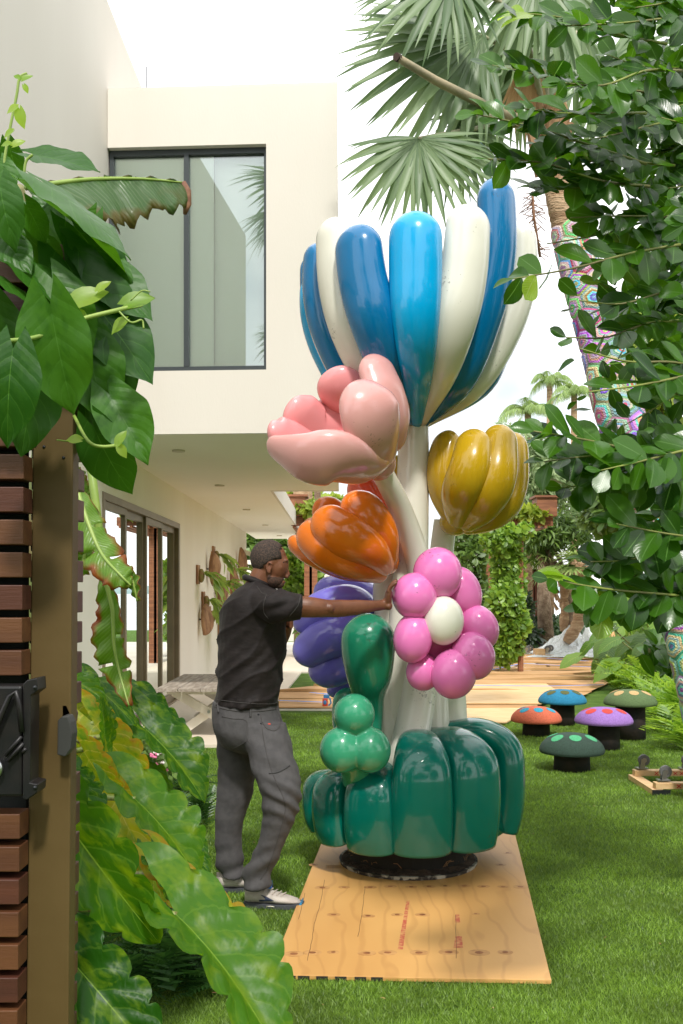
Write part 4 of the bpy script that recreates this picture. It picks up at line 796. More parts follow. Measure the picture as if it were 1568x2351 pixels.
for k_ in range(5):
    t = k_/4; ring = []
    for j in range(28):
        q = 2*PI*j/28; rx_ = .062+.008*math.sin(t*PI)+t*.016; z = .022*(1-t)*1.0+(-.012 if t == 1 else 0); ring.append(cc+Vector((rx_*math.cos(q)*1.0, .074/.07*rx_*math.sin(q), z-.30*rx_*math.cos(q)-.006)))
    rg.append(ring)
m.loft(rg, False, False); cl = m.build('collar', shirt, man, True); sb_ = cl.modifiers.new('t', 'SOLIDIFY'); sb_.thickness = .004
def seam(nm, pts, rad, mt, par): m = M(); P = cat([tuple(U(*p)) for p in pts], 4); m.tube([Vector(p[:3]) for p in P], rad, 6); return m.build(nm, mt, par, True)
# trousers
m = M()
slices(m, [(489, 637, 1604, 5.42, .20), (487, 641, 1630, 5.42, .205), (489, 650, 1660, 5.41, .205), (496, 658, 1688, 5.40, .19), (510, 650, 1712, 5.39, .15), (545, 620, 1728, 5.39, .09)], 30)
slices(m, [(545, 655, 1660, 5.3, .105), (562, 671, 1712, 5.26, .11), (577, 683, 1762, 5.22, .105), (594, 693, 1806, 5.19, .098), (603, 689, 1850, 5.19, .092), (600, 670, 1898, 5.21, .086), (588, 650, 1945, 5.23, .082), (568, 632, 1985, 5.25, .082), (556, 624, 2012, 5.26, .084), (560, 621, 2034, 5.26, .082)], 24)
slices(m, [(492, 592, 1665, 5.52, .11), (499, 592, 1720, 5.52, .108), (500, 586, 1775, 5.52, .10), (497, 580, 1825, 5.53, .095), (494, 562, 1875, 5.54, .088), (494, 554, 1930, 5.55, .082), (497, 560, 1980, 5.56, .082), (508, 562, 2010, 5.56, .082)], 24)
def tf(v):
    x, y = px_(v); d = .0045*noise.noise(v*9)+.002*noise.noise(v*22)
    d += .009*math.sin((y*1.0-x*.6)*.17+2.5*noise.noise(v*6))*max(0, 1-abs(y-1840)/70)*max(0, min(1, (x-590)/20))
    d += .008*math.sin((y*1.0+x*.45)*.14+2.5*noise.noise(v*6))*max(0, min(1, (y-1930)/60))
    d += .005*math.sin((y*1.0-x*.5)*.12+2*noise.noise(v*5))*max(0, 1-abs(y-1740)/90)
    if y < 1612: d -= .004
    return d
tr = m.fuse('trousers', trous, man, .0075, 4, disp=tf)
dn = lambda pts, off=0: [(x, y, d) for x, y, d in pts]
def onsurf(ob, pts, lift=.0015):
    """put plate points on the front surface of a garment"""
    from mathutils.bvhtree import BVHTree
    if 'bvh' not in G.__dict__: G.bvh = {}
    if ob.name not in G.bvh:
        G.bvh[ob.name] = BVHTree.FromPolygons([v.co.copy() for v in ob.data.vertices], [tuple(p.vertices) for p in ob.data.polygons])
    o = Vector((0, 0, H)); r = []
    for x, y in pts:
        d = (U(x, y, 5)-o).normalized(); h = G.bvh[ob.name].ray_cast(o, d)
        if h[0] is not None: r.append(h[0]+h[1]*lift)
    return r
def line(nm, ob, pts, rad, mt):
    P = onsurf(ob, [p[:2] for p in cat([(*p, 0) for p in pts], 6)])
    if len(P) > 1: m = M(); m.tube(P, rad, 6); return m.build(nm, mt, ob, True)
line('waistband_seam', tr, [(492, 1622), (540, 1632), (590, 1633), (634, 1628)], .0022, seamm)
line('belt_loop', tr, [(572, 1616), (575, 1630), (575, 1646)], .006, trous); line('belt_loop', tr, [(500, 1614), (502, 1636)], .006, trous)
line('pocket_edge', tr, [(510, 1645), (535, 1650), (565, 1655), (567, 1690), (575, 1708)], .0016, seamm); line('pocket_edge', tr, [(600, 1655), (612, 1672), (632, 1677), (645, 1660), (640, 1640)], .002, seamm)
line('side_seam', tr, [(598, 1640), (606, 1700), (622, 1765), (650, 1830), (655, 1860), (640, 1920), (618, 1985), (598, 2020)], .0016, seamm)
line('pocket_edge', tr, [(530, 1722), (570, 1700)], .0016, seamm)
line('zip', tr, [(617, 1776), (640, 1772), (665, 1758)], .0028, mat('zip_dark', (.02, .02, .02), .5))
for x, y in ((593, 1640), (599, 1661)):
    P = onsurf(tr, [(x, y)]); m = M(); m.ell(P[0], .005, 10, 6); m.build('rivet', blackm, tr, True)
P = onsurf(tr, [(618, 1663)]); m = M(); m.ell(P[0], (.008, .004, .005), 10, 6); m.build('red_tag', redp, tr)
line('sleeve_hem', so_, [(690, 1368), (684, 1390), (664, 1415)], .0016, seamm); line('back_seam', so_, [(590, 1347), (602, 1362), (612, 1366)], .0014, seamm); line('armhole_seam', so_, [(612, 1366), (606, 1385), (606, 1405), (616, 1420)], .0014, seamm)
line('shirt_hem', so_, [(498, 1606), (560, 1614), (620, 1616), (638, 1612)], .0016, seamm)
# shoes
knit = mat('shoe_knit', (.52, .47, .42), .8, (.40, .35, .31), 14, bump=.5, bscale=140, bdist=.002); solem = mat('shoe_sole', (.06, .065, .075), .7); toeb = mat('shoe_blue', (.02, .22, .45), .5); navy = mat('shoe_navy', (.025, .035, .075), .5); lace = mat('shoe_lace', (.42, .37, .31), .8)
def shoe(cx_, cy_, yaw, full=True):
    q = Matrix.Rotation(yaw, 3, 'Z'); L = .31; T_ = lambda p: Vector((cx_, cy_, 0))+q@Vector(p)
    def wd(t): return .032+.020*math.sin(min(1, t*1.15)*PI)**.6+(.010 if t > .5 else 0)
    m = M(); rg = []
    for i in range(15):
        t = i/14; w_ = wd(t)*(1 if 0 < i < 14 else .35)*(1-max(0, t-.85)*2.3); hgt = .105-.012*t if t < .32 else .101-.062*((t-.32)/.68)**.9
        if i == 14: hgt = .03
        lift = .020+.012*max(0, t-.8)*5*.3; x = -.115+L*t*(.97); c0 = .0
        rg.append([T_((x, w_*math.cos(a)*(1 if math.sin(a) < 0 else .9+.1*abs(math.cos(a))), lift+(hgt-lift)*(.5+.5*math.sin(a)))) for a in [2*PI*j/16 for j in range(16)]])
    m.loft(rg); sh = m.build('shoe', knit, man, True)
    m = M(); rg = []
    for i in range(15):
        t = i/14; w_ = (wd(t)+.003)*(1 if 0 < i < 14 else .45)*(1-max(0, t-.85)*2); x = -.12+(L+.01)*t; b = .002+.02*max(0, t-.82)*5*.4
        rg.append([T_((x, -w_, b)), T_((x, -w_-.002, b+.022)), T_((x, w_+.002, b+.022)), T_((x, w_, b))])
    m.loft(rg); s_ = m.build('sole', solem, man); s_.name = 'sole'
    m = M(); rg = []
    for i in range(6):
        t = .93+.07*i/5; w_ = (wd(t)+.004)*(1-max(0, t-.85)*2)*(1 if i < 5 else .5); x = -.115+L*t; b = .004+.01*i/5
        rg.append([T_((x, -w_, b)), T_((x, -w_, b+.012+.022*i/5)), T_((x, w_, b+.012+.022*i/5)), T_((x, w_, b))])
    m.loft(rg); m.build('toe_guard', toeb, sh)
    if full:
        def side(t, zf): w_ = wd(t)*(1-max(0, t-.85)*2.3); hgt = .105-.012*t if t < .32 else .101-.062*((t-.32)/.68)**.9; a = -PI/2+PI*zf; return T_((-.115+L*.97*t, -(w_*math.cos(a))*1.03-.001, .02+(hgt-.02)*(.5+.5*math.sin(a))))
        m = M(); pts = [(.30, .62), (.42, .60), (.56, .50), (.44, .38), (.28, .30), (.28, .40), (.40, .46), (.36, .55)]; v = [side(*p) for p in pts]; m.add(v, [(0, 1, 7), (1, 2, 6, 7), (2, 3, 6), (3, 4, 5, 6)]); m.build('side_emblem', navy, sh)
        m = M(); m.tube([T_((-.0, -.053, .018)), T_((.06, -.06, .017)), T_((.11, -.058, .019))], .0025, 5); m.build('sole_stripe', cream, s_)
        for i in range(5):
            t = .36+.075*i; a, b = side(t, .78), T_((-.115+L*(t+.045), .012, .108-.062*((t+.02-.32)/.68)**.9)); m = M(); m.tube([a, (a+b)/2+Vector((0, 0, .006)), b], .003, 5); m.build('lace', lace, sh)
        m = M(); c = T_((-.115+L*.43, -.002, .101)); m.box(c, (.02, .024, .006), q); m.build('blue_tab', mat('bright_blue', (.01, .16, .7), .5), sh)
shoe(G(615, 2085).x-.01, 5.30, R(-6)); shoe(U(545, 2030, 5.58).x, 5.58, R(4), False)
# ------------------------------------------------------------ foliage builders
def rnd(a, b): return float(rng.uniform(a, b))
def rdir(up=0):
    v = Vector((rng.normal(), rng.normal(), rng.normal()+up)); return v.normalized()
def obov(t): return .31*math.sin(PI*min(1, t**1.35))**.6+.006
def lance(t): return .12*math.sin(PI*min(1, t**.8))**.9+.005
def broad(t): return .36*math.sin(PI*min(1, t**.85))**.8+.008
def leafmass(name, clumps, n, size, base, mt, parent, label=None, up=.4, jit=.35):
    """clumps: (centre, radius vector); leaves scattered on and in each clump"""
    L = []; w = np.array([c[1][0]*c[1][2] for c in clumps]); w /= w.sum(); ids = rng.choice(len(clumps), n, p=w)
    for i in range(n):
        c, r = clumps[ids[i]]; d = rdir(.2); q = rnd(.45, 1.05)**.6; p = Vector((c[0]+d.x*r[0]*q, c[1]+d.y*r[1]*q, c[2]+d.z*r[2]*q))
        y = (d+rdir()*.9+Vector((0, 0, -.25))).normalized(); nn = (d*.6+rdir()*jit+Vector((0, -.25, up))).normalized()
        L.append((i, frame(p, p+y, nn) @ Matrix.Scale(size*rnd(.65, 1.3), 4)))
    return bulk(name, base, L, mt, parent, label)
def base_leaves(fn, nu=1, nv=3, k=4, **kw): return [leafgrid(1, fn, nu, nv, seed=i, fold=kw.get('fold', .2)*(1 if i % 2 else .5), droop=kw.get('droop', .25)*(.5+i*.3), wave=kw.get('wave', .02), lobe=kw.get('lobe', 0)) for i in range(k)]
LB_o, LB_l, LB_b = base_leaves(obov), base_leaves(lance), base_leaves(broad, lobe=.15)
gm1 = leafmat('foliage_mid', (.05, .10, .02), (.13, .22, .04), tr=.3, rough=.45)
gm2 = leafmat('foliage_dark', (.012, .035, .010), (.035, .08, .018), tr=.2, rough=.4)
gm3 = leafmat('foliage_silver', (.13, .20, .08), (.26, .34, .16), tr=.25, rough=.5)
gm4 = leafmat('foliage_yellowgreen', (.13, .20, .025), (.32, .40, .06), tr=.4, rough=.45)
gm5 = leafmat('foliage_vine', (.08, .17, .02), (.22, .36, .05), tr=.35, rough=.4)
def tree(label, x, y, rx_, ry_, D, n, size, base, mt, trunk=None, nb=5, dep=None, name='garden_tree', group='trees at the end of the garden', nc=34, tr_r=.16, cat_='tree'):
    c = U(x, y, D); k = D/F; a, b = rx_*k, ry_*k; dp = dep or a
    g = Vector((c.x, c.y, 0)) if trunk is None else U(trunk[0], HY+H/D*F, D)
    e = thing(name, label, cat_, g, group)
    cl = []
    for i in range(nc):
        d = rdir(); q = rnd(.3, .9); r = rnd(.22, .4)*min(a, b*1.3); cl.append((Vector((c.x+d.x*a*q, c.y+d.y*dp*q, c.z+d.z*b*q)), (r*1.25, r*1.25, r*.85)))
    leafmass('crown', cl, n, size, base, mt, e)
    tops = [cl[i][0] for i in range(nb)]
    mid = Vector((g.x*.6+c.x*.4, g.y, max(.5, (c.z-b)*.8))); m = M(); m.tube([g, (g+mid)/2+Vector((rnd(-.1, .1), 0, 0)), mid, mid+(c-mid)*.4], [tr_r*1.3, tr_r, tr_r*.85, tr_r*.6], 10); m.build('trunk', bark, e, True)
    for t in tops:
        m = M(); m.tube([mid, (mid+t)/2+Vector((rnd(-.3, .3), rnd(-.3, .3), rnd(-.1, .3))), t], [tr_r*.6, tr_r*.38, tr_r*.12], 7); m.build('branch', bark, e, True)
    return e
# ------------------------------------------------------------ far right: garden building, pergolas, vines
e = thing('garden_building', 'low cream garden building with a dark slatted door behind the vine columns', 'building', G(1240, 1476))
B = 31.0; k = B/F; zc = U(0, 1306, B).z
m = M(); a, b_ = U(1040, 0, B).x, U(1262, 0, B).x; m.bx((a, B, U(0, 1306, B).z), (b_, B+4, U(0, 1215, B).z)); m.bx((a, B, 0), (U(1186, 0, B).x, B+4, zc)); m.bx((U(1258, 0, B).x, B, 0), (b_, B+4, zc)); m.build('wall', plaster, e)
da, db = U(1186, 0, B).x, U(1257, 0, B).x; m = M(); m.bx((da, B+.3, 0), (db, B+.35, zc)); m.build('door_backing', mat('backing_brown', (.05, .015, .008), .8), e)  # dark brown sheet behind the door slats
sm = mat('slat_brown', (.16, .045, .02), .7); q = M(); q.bx((0, 0, 0), (.05, .05, zc-.05)); sme = q.mesh('slat'); sme.materials.append(sm)
for i in range(11):
    o = link('slat', sme, e); o.matrix_basis = Matrix.Translation((da+.04+i*(db-da-.06)/11, B+.2, 0))
e = thing('garden_wall', 'long low cream wall beyond the patio, behind the man\'s head', 'wall', (-3, 34, 0)); m = M(); a, b_ = U(540, 0, 34).x, U(800, 0, 34).x; m.bx((a, 34, 0), (b_, 34.4, U(0, 1300, 34).z)); m.build('wall', plaster, e)
m = M(); m.bx((a, 33.9, U(0, 1300, 34).z), (b_, 34.5, U(0, 1286, 34).z)); m.build('coping', cream, e)
def pergola(label, xa, xb, D, ys_, boxx, side):
    k = D/F; zt = U(0, ys_, D).z; a, b_ = U(xa, 0, D).x, U(xb, 0, D).x; e = thing('pergola', label, 'pergola', ((a+b_)/2, D, 0), 'cedar pergolas')
    m = M(); m.bx((a, D, zt-.20), (b_, D+.10, zt)); m.build('beam', cedar, e, bevel=.01); m = M(); m.bx((a, D+3.2, zt-.20), (b_, D+3.3, zt)); m.build('beam', cedar, e, bevel=.01)
    q = M(); q.bx((0, 0, 0), (.06, 3.8, .05)); sme = q.mesh('slat'); sme.materials.append(cedar)
    for i in range(int((b_-a)/.16)): o = link('slat', sme, e); o.matrix_basis = Matrix.Translation((a+.05+i*.16, D-.2, zt-.26))
    bx0 = U(boxx, 0, D).x; m = M(); m.bx((bx0-.24, D-.1, zt+.02), (bx0+.24, D+.5, zt+.46)); m.build('planter_box', cedar, e, bevel=.015); m = M(); m.bx((bx0-.29, D-.15, zt+.46), (bx0+.29, D+.55, zt+.51)); m.build('planter_rim', cedar, e)
    for xx in (a+.3, b_-.9):
        m = M(); m.bx((xx, D+.1, 0), (xx+.18, D+.28, zt-.2)); m.build('post', cedar, e)
    return e, zt
pe1, zt1 = pergola('cedar pergola with planter box behind the mustard flower', 1085, 1270, 23.5, 1188, 1254, 1)
pe2, zt2_ = pergola('cedar pergola with planter box beyond the end of the patio roof', 668, 800, 23.0, 1187, 678, -1)
def vinemass(label, col, D, n, size, name='vine_column', mt=gm5, post=True, group='climbing vines'):
    e = thing(name, label, 'vine', U(col[0][0], HY+H/D*F, D), group); k = D/F
    cl = [(U(x, y, D+rnd(-.2, .2)), (w_*k, max(.3, w_*k*.7), hh*k)) for x, y, w_, hh in col]; leafmass('vine_leaves', cl, n, size, LB_b, mt, e, up=.1, jit=.5)
    if post: x = col[-1][0]; m = M(); m.tube([U(x, HY+H/D*F, D), U(x, col[0][1], D)], .06, 8); m.build('post', cedar, e)
    return e
vinemass('bright green heart leaved vine cascading down the pergola column right of the magenta flower', [(1150, 1240, 42, 36), (1165, 1290, 36, 40), (1168, 1340, 36, 40), (1160, 1385, 40, 42), (1172, 1430, 40, 42), (1165, 1480, 32, 36), (1158, 1500, 26, 24), (1195, 1220, 26, 16)], 20.5, 3600, .13)
vinemass('darker vine covering the column just behind the magenta flower', [(1070, 1235, 36, 36), (1080, 1290, 34, 44), (1090, 1350, 26, 44), (1100, 1410, 22, 40), (1108, 1460, 22, 30)], 23.0, 2200, .14, mt=gm1)
vinemass('leafy vine on a palm trunk between the man and the orange flower', [(690, 1310, 34, 40), (700, 1360, 36, 40), (676, 1350, 26, 40), (715, 1340, 26, 50), (690, 1400, 24, 34), (700, 1440, 18, 30)], 25, 1800, .17)
for lb, pts, D in (('vine spilling over the pergola planter behind the mustard flower', [(1215, 1180, 40, 12), (1180, 1176, 30, 12)], 23.6), ('vine spilling over the pergola beyond the patio roof', [(740, 1172, 50, 14), (700, 1168, 24, 12)], 23.2)): vinemass(lb, pts, D, 500, .16, 'trailing_vine', gm4, False)
# ------------------------------------------------------------ trees behind
tree('pale silvery green tree rising behind the mustard flower', 1240, 1075, 120, 120, 30, 7000, .26, LB_l, gm3, (1255,), tr_r=.2, nc=60)
tree('dark green tree with twisting bare limbs over the garden building', 1262, 1225, 120, 70, 27, 5200, .22, LB_l, gm1, (1320,), tr_r=.16, nc=40)
tree('yellow green tree filling the gap right of the knitted palm trunk', 1500, 860, 110, 160, 24, 6000, .22, LB_o, gm4, (1560,), nc=50)
tree('mid green tree low behind the knitted trunk', 1470, 1120, 120, 150, 22, 6500, .22, LB_o, gm1, (1540,), nc=50)
tree('dark bushy tree behind the glossy leaves at the right edge', 1590, 1180, 90, 200, 16, 5000, .20, LB_o, gm2, (1640,), nc=40)
tree('dense dark green shrub beside the slatted garden door', 1195, 1400, 34, 85, 28.5, 2200, .18, LB_l, gm2, (1200,), tr_r=.05, nc=24, name='shrub', cat_='shrub')
tree('leafy tree seen above the low wall left of the man', 610, 1262, 60, 34, 36, 2400, .30, LB_b, gm1, (600,), nc=24)
tree('leafy tree behind the pergola beyond the patio roof', 690, 1140, 46, 40, 40, 1500, .30, LB_b, gm4, (770,), nc=20)
tree('sparse light green tree top above the orange flower', 770, 1165, 34, 26, 38, 900, .28, LB_b, gm4, (780,), nc=14)
e = thing('cut_trunk', 'thick pale palm trunk standing behind the pergola beyond the patio roof', 'palm trunk', G(712, 1430)); m = M(); D = 26; m.tube([U(700, HY+H/D*F, D), U(702, 1250, D), U(695, 1130, D), U(693, 1000, D)], [.30, .26, .25, .25], 16); m.build('trunk', palmbark, e, True)
m = M(); m.tube([U(733, HY+H/D*F, 28), U(735, 1250, 28), U(728, 1120, 28), U(726, 1000, 28)], [.1, .09, .09, .08], 10); tag(m.build('thin_trunk', bark, None, True), 'slim grey trunk right of the thick palm trunk', 'palm trunk')
# sabal palms by the water
def fanseg(L=1, w=.06, nv=5, droop=.25):
    V = []; UVs = []
    for i in range(nv+1):
        t = i/nv; ww = w*(.35+.65*min(1, t*2.2))*(1-max(0, t-.45)/.55)**.9+.001; z = -droop*t**2.4*L
        for a in (-1, 0, 1): V.append((a*ww, t*L, z+(-.35*ww if a == 0 else .0))); UVs.append(((a+1)/2, t))
    Fc = [(i*3+j, i*3+j+1, (i+1)*3+j+1, (i+1)*3+j) for i in range(nv) for j in (0, 1)]
    return V, Fc, UVs
palmleaf = leafmat('fan_palm_leaf', (.065, .125, .045), (.17, .25, .11), tr=.28, rough=.45)
palmleaf2 = leafmat('far_palm_leaf', (.13, .22, .06), (.30, .40, .14), tr=.3, rough=.5)
def fan_bulk(parent, P, ax, nr, rad, n=26, spread=150, mt=palmleaf2):
    L = []; ax = Vector(ax).normalized(); nr = Vector(nr); nr = (nr-ax*nr.dot(ax)).normalized(); sd = ax.cross(nr)
    for i in range(n):
        a = R(-spread+2*spread*i/(n-1)); d = ax*math.cos(a)+sd*math.sin(a); L.append((i, frame(Vector(P), Vector(P)+d, nr) @ Matrix.Scale(rad*rnd(.85, 1.05), 4)))
    return bulk('frond', [fanseg(droop=.2), fanseg(droop=.45)], L, mt, parent, stuff=False)
for lb, base_, pts, D, r0 in (('straight sabal palm trunk with ragged boots by the water', (1292, 1458), [(1294, 1450), (1300, 1390), (1296, 1330), (1292, 1296)], 27, .14), ('leaning sabal palm trunk crossing to the right by the water', (1303, 1470), [(1300, 1475), (1325, 1435), (1333, 1390), (1335, 1330), (1340, 1292)], 26, .15)):
    e = thing('sabal_palm', lb, 'palm', G(*base_), 'sabal palms by the water'); P = cat([(*U(*p, D), 0) for p in pts], 4); m = M(); m.tube([p[:3] for p in P], [r0*.7]+[r0*(1+.16*(i % 2)) for i in range(len(P)-1)], 12); m.build('trunk', palmbark, e, True)
    top = Vector(P[-1][:3])
    for i in range(26):
        z = top.z-rnd(0, 1.3); a = rnd(0, 6.28); p = Vector((top.x+math.cos(a)*r0, top.y+math.sin(a)*r0, z)); m = M(); m.tube([p, p+Vector((math.cos(a)*.12, math.sin(a)*.12, .22))], [.05, .02], 5); m.build('leaf_boot', palmbark, e)
    for i in range(9):
        a = rnd(0, 6.28); d = Vector((math.cos(a), math.sin(a), rnd(-.5, .5))); fan_bulk(e, top+d*.45, d, (0, 0, 1), .62, 18, 100)
# feather palms far off
def feather(label, x, y, D, rad, n=11, group='feather palms beyond the garden'):
    e = thing('feather_palm', label, 'palm', U(x, HY+H/D*F, D), group); k = D/F; c = U(x, y, D); m = M(); m.tube([U(x, HY+H/D*F, D), c], [.16, .10], 10); m.build('trunk', palmbark, e, True)
    for i in range(n):
        a = 2*PI*i/n+rnd(-.2, .2); el = rnd(.35, 1.35); d = Vector((math.cos(a)*math.cos(el), math.sin(a)*math.cos(el), math.sin(el))); r = rad*k*1.1; P = []
        for q in range(11): t = q/10; P.append(c+d*(r*t)+Vector((0, 0, -r*.85*t*t*t**.3)))
        L = []
        for q in range(1, 60):
            t = q/60; f = t*10; i0 = min(9, int(f)); p = P[i0].lerp(P[i0+1], f-i0); T_ = (P[i0+1]-P[i0]).normalized(); sdv = T_.cross(Vector((0, 0, 1))).normalized()
            for s in (-1, 1):
                dd = (T_*.75+sdv*s+Vector((rnd(-.15, .15), 0, -.55+rnd(-.2, .2)))).normalized(); L.append((q, frame(p, p+dd, (0, 0, 1)) @ Matrix.Scale(r*.26*math.sin(PI*(t*.85+.12))**.6, 4)))
        bulk('frond', [leafgrid(1, lambda t: .035*(1-t)**.6+.004, 1, 2, .3, .45, seed=1)], L, palmleaf2, e, stuff=False)
feather('tall feather palm with arching fronds, highest of those behind the blue flower', 1262, 880, 34, 78)
feather('wide feather palm left of the tall one, over the mustard flower', 1212, 945, 31, 90)
feather('bushy feather palm right of the other two', 1318, 905, 33, 80)
feather('feather palm whose tips just show over the mustard flower', 1085, 1010, 44, 62)
# hedges and beds
def bedmass(name, label, pts, D0_, n, size, base, mt, hgt, cat_='shrub', kind='stuff'):
    cl = [(Vector((G(x, y).x, G(x, y).y, hgt*.5)), (w_, w_, hgt*.6)) for x, y, w_ in pts]; o = leafmass(name, cl, n, size, base, mt, None, None); o['kind'] = 'stuff'; o['label'] = label; o['category'] = cat_; return o
bedmass('ground_cover', 'dark round leaved ground cover under the sabal palms', [(1190, 1490, .7), (1220, 1482, .8), (1255, 1480, .8), (1200, 1476, .8), (1290, 1474, .8), (1320, 1470, .7), (1230, 1466, .9), (1345, 1470, .5)], 22, 4200, .17, LB_b, gm2, .75, 'ground cover')
bedmass('hedge', 'low yellow green hedge along the far path', [(1340, 1432, .9), (1370, 1432, .9), (1400, 1430, 1), (1430, 1430, 1), (1460, 1430, 1.1), (1385, 1430, 1)], 30, 4200, .17, LB_b, gm4, 1.15, 'hedge')
bedmass('clipped_hedge', 'pale clipped hedge across the plaza behind the man', [(650, 1452, .9), (668, 1452, .9), (690, 1452, .9), (712, 1452, .9), (635, 1452, .9)], 24, 2600, .10, LB_o, gm3, .85, 'hedge')
# arum shrubs at right middle distance
arum = leafmat('arum_leaf', (.06, .15, .02), (.15, .28, .04), tr=.35, rough=.35, veins=.4, vcol=(.2, .3, .06), nsides=8)
def corl(t): return .42*math.sin(PI*min(1, (.06+t*.94)))**.75*(1-t*.25)+.004
LB_c = [leafgrid(1, corl, 2, 7, .12, .35+.15*i, .03, 2.5, lobe=.28, seed=i) for i in range(4)]
def arumplant(label, x, y, D, n, size, spread, hgt, group='elephant ear plants at the right'):
    e = thing('elephant_ear_plant', label, 'plant', U(x, HY+H/D*F, D), group); g = Vector(e.location)
    mesh_ = [uvmesh('leaf', *q, arum) for q in LB_c]
    for i in range(n):
        a = rnd(0, 6.28); r = rnd(.2, 1)*spread; p = g+Vector((math.cos(a)*r, math.sin(a)*r*.7, hgt*rnd(.45, 1.05))); d = Vector((math.cos(a), math.sin(a)*.7-.35, rnd(-.9, -.1)))
        o = link('leaf', mesh_[i % 4], e); o.matrix_basis = frame(p, p+d, (0, -.5, 1)) @ Matrix.Scale(size*rnd(.7, 1.2), 4)
        m = M(); m.tube([g+Vector((rnd(-.1, .1), 0, 0)), (g+p)/2+Vector((0, 0, .15)), p], [.022, .018, .012], 6); m.build('stalk', stalkm, e, True)
arumplant('broad leaved elephant ear clump left of the black pole', 1440, 0, 19, 30, .42, .95, .95)
arumplant('elephant ear clump right of the black pole', 1520, 0, 17, 26, .42, .9, 1.1)
arumplant('tall elephant ear clump behind the black pole', 1500, 0, 21, 30, .5, 1.2, 1.7)
# fern bed, right middle
fernm = leafmat('bright_fern', (.10, .22, .02), (.28, .44, .06), tr=.4, rough=.4)
def fernfrond(L, wv=.22, n=13):
    V = []; Fc = []; UVs = []
    for s in (-1, 1):
        for i in range(1, n):
            t = i/n; y = L*t; z = L*(.55*t-.75*t*t); ln = L*wv*math.sin(PI*(t*.85+.15))**.8; b = len(V); w = L*.5/n*.75
            V += [(0, y-w, z), (0, y+w, z), (s*ln, y+ln*.55+w*.2, z-.12*ln), (s*ln, y+ln*.55-w*.2, z-.12*ln)]; UVs += [(.5, t), (.5, t), (.5+s*.4, t), (.5+s*.4, t)]; Fc.append((b, b+1, b+2, b+3))
    return V, Fc, UVs
FF = [fernfrond(1), fernfrond(1, .28, 11), fernfrond(1, .18, 15)]
def fern(label, g, n, size, group, mt=fernm, name='fern', cat_='fern'):
    e = thing(name, label, cat_, g, group); L = []
    for i in range(n):
        a = rnd(0, 6.28); el = rnd(.25, 1.25); d = Vector((math.cos(a)*math.cos(el), math.sin(a)*math.cos(el), math.sin(el))); p = Vector(g)+Vector((rnd(-.16, .16), rnd(-.16, .16), rnd(0, .12)))*size*2
        L.append((i, frame(p, p+d, (0, 0, 1)) @ Matrix.Scale(size*rnd(.7, 1.2), 4)))
    bulk('fronds', FF, L, mt, e); return e
fs = [(1425, 1585, .5, 'at the tip of the fern bed beside the olive mushroom stool'), (1450, 1560, .5, 'near the end of the kraft paper'), (1495, 1600, .6, 'behind the olive mushroom stool'), (1530, 1640, .6, 'right of the olive mushroom stool'), (1565, 1680, .6, 'lowest at the right edge above the dolly'), (1480, 1550, .5, 'by the foot of the black pole'), (1520, 1570, .6, 'in the middle of the fern bed'), (1560, 1610, .65, 'against the right edge of the picture'), (1600, 1660, .7, 'half out of view at the right'), (1545, 1545, .6, 'far right end of the bed'), (1505, 1630, .5, 'hanging over the lawn edge'), (1590, 1720, .5, 'small and low beside the dolly'), (1462, 1592, .45, 'between the mushroom stools and the pole')]
for x, y, s, lb in fs: fern('bright green fern '+lb, G(x, y), 64, s, 'ferns in the bed at the right')
# black pole
e = thing('black_pole', 'leaning black metal pole rising from the fern bed', 'pole', G(1508, 1560)); a = U(1506, 1535, 15.5); b_ = U(1546, 1300, 15.3); m = M(); m.beam(a-(b_-a)*.15, b_, .14, .10); m.build('pole', blackm, e, bevel=.01); m = M(); m.beam(b_, b_+(b_-a)*.8, .10, .08); m.build('upper_section', blackm, e)
# ------------------------------------------------------------ knit-wrapped fan palm
TP = cat([(*U(1255, 285, 9.3), .13), (*U(1268, 380, 9.3), .11), (*U(1286, 470, 9.2), .115), (*U(1302, 520, 9.2), .135), (*U(1335, 640, 9.1), .15), (*U(1372, 760, 9.0), .165), (*U(1393, 840, 8.9), .165), (*U(1416, 930, 8.8), .18), (*U(1452, 1040, 8.7), .175), (*U(1495, 1160, 8.5), .18), (*U(1545, 1310, 8.3), .18), (*U(1600, 1500, 8.1), .19), (*U(1660, 1740, 7.9), .22), (*U(1672, 1860, 7.8), .25)], 6)
palm = thing('fan_palm', 'tall fan palm whose leaning trunk is wrapped in colourful crocheted hexagons', 'palm', (TP[-1][0], TP[-1][1], 0))
m = M(); m.tube([p[:3] for p in TP], [p[3]*(1+.05*(i % 2)) for i, p in enumerate(TP)], 18); trunk_ = m.build('trunk', palmbark, palm, True)
kn = bpy.data.materials.new('crochet'); kn.use_nodes = True; t = kn.node_tree; p_ = t.nodes['Principled BSDF']; p_.inputs['Roughness'].default_value = .95
uv = N(t, 'ShaderNodeUVMap'); sp = N(t, 'ShaderNodeSeparateXYZ'); lnk(t, uv.outputs[0], sp.inputs[0]); oi = N(t, 'ShaderNodeObjectInfo')
m1 = N(t, 'ShaderNodeMath', operation='MULTIPLY'); m1.inputs[1].default_value = 6; lnk(t, sp.outputs[0], m1.inputs[0]); m2 = N(t, 'ShaderNodeMath', operation='FLOOR'); lnk(t, m1.outputs[0], m2.inputs[0])
m3 = N(t, 'ShaderNodeMath', operation='MULTIPLY_ADD'); m3.inputs[1].default_value = 97.3; lnk(t, oi.outputs['Random'], m3.inputs[0]); lnk(t, m2.outputs[0], m3.inputs[2])
wn = N(t, 'ShaderNodeTexWhiteNoise', noise_dimensions='1D'); lnk(t, m3.outputs[0], wn.inputs['W']); s2 = N(t, 'ShaderNodeSeparateColor'); lnk(t, wn.outputs['Color'], s2.inputs[0])
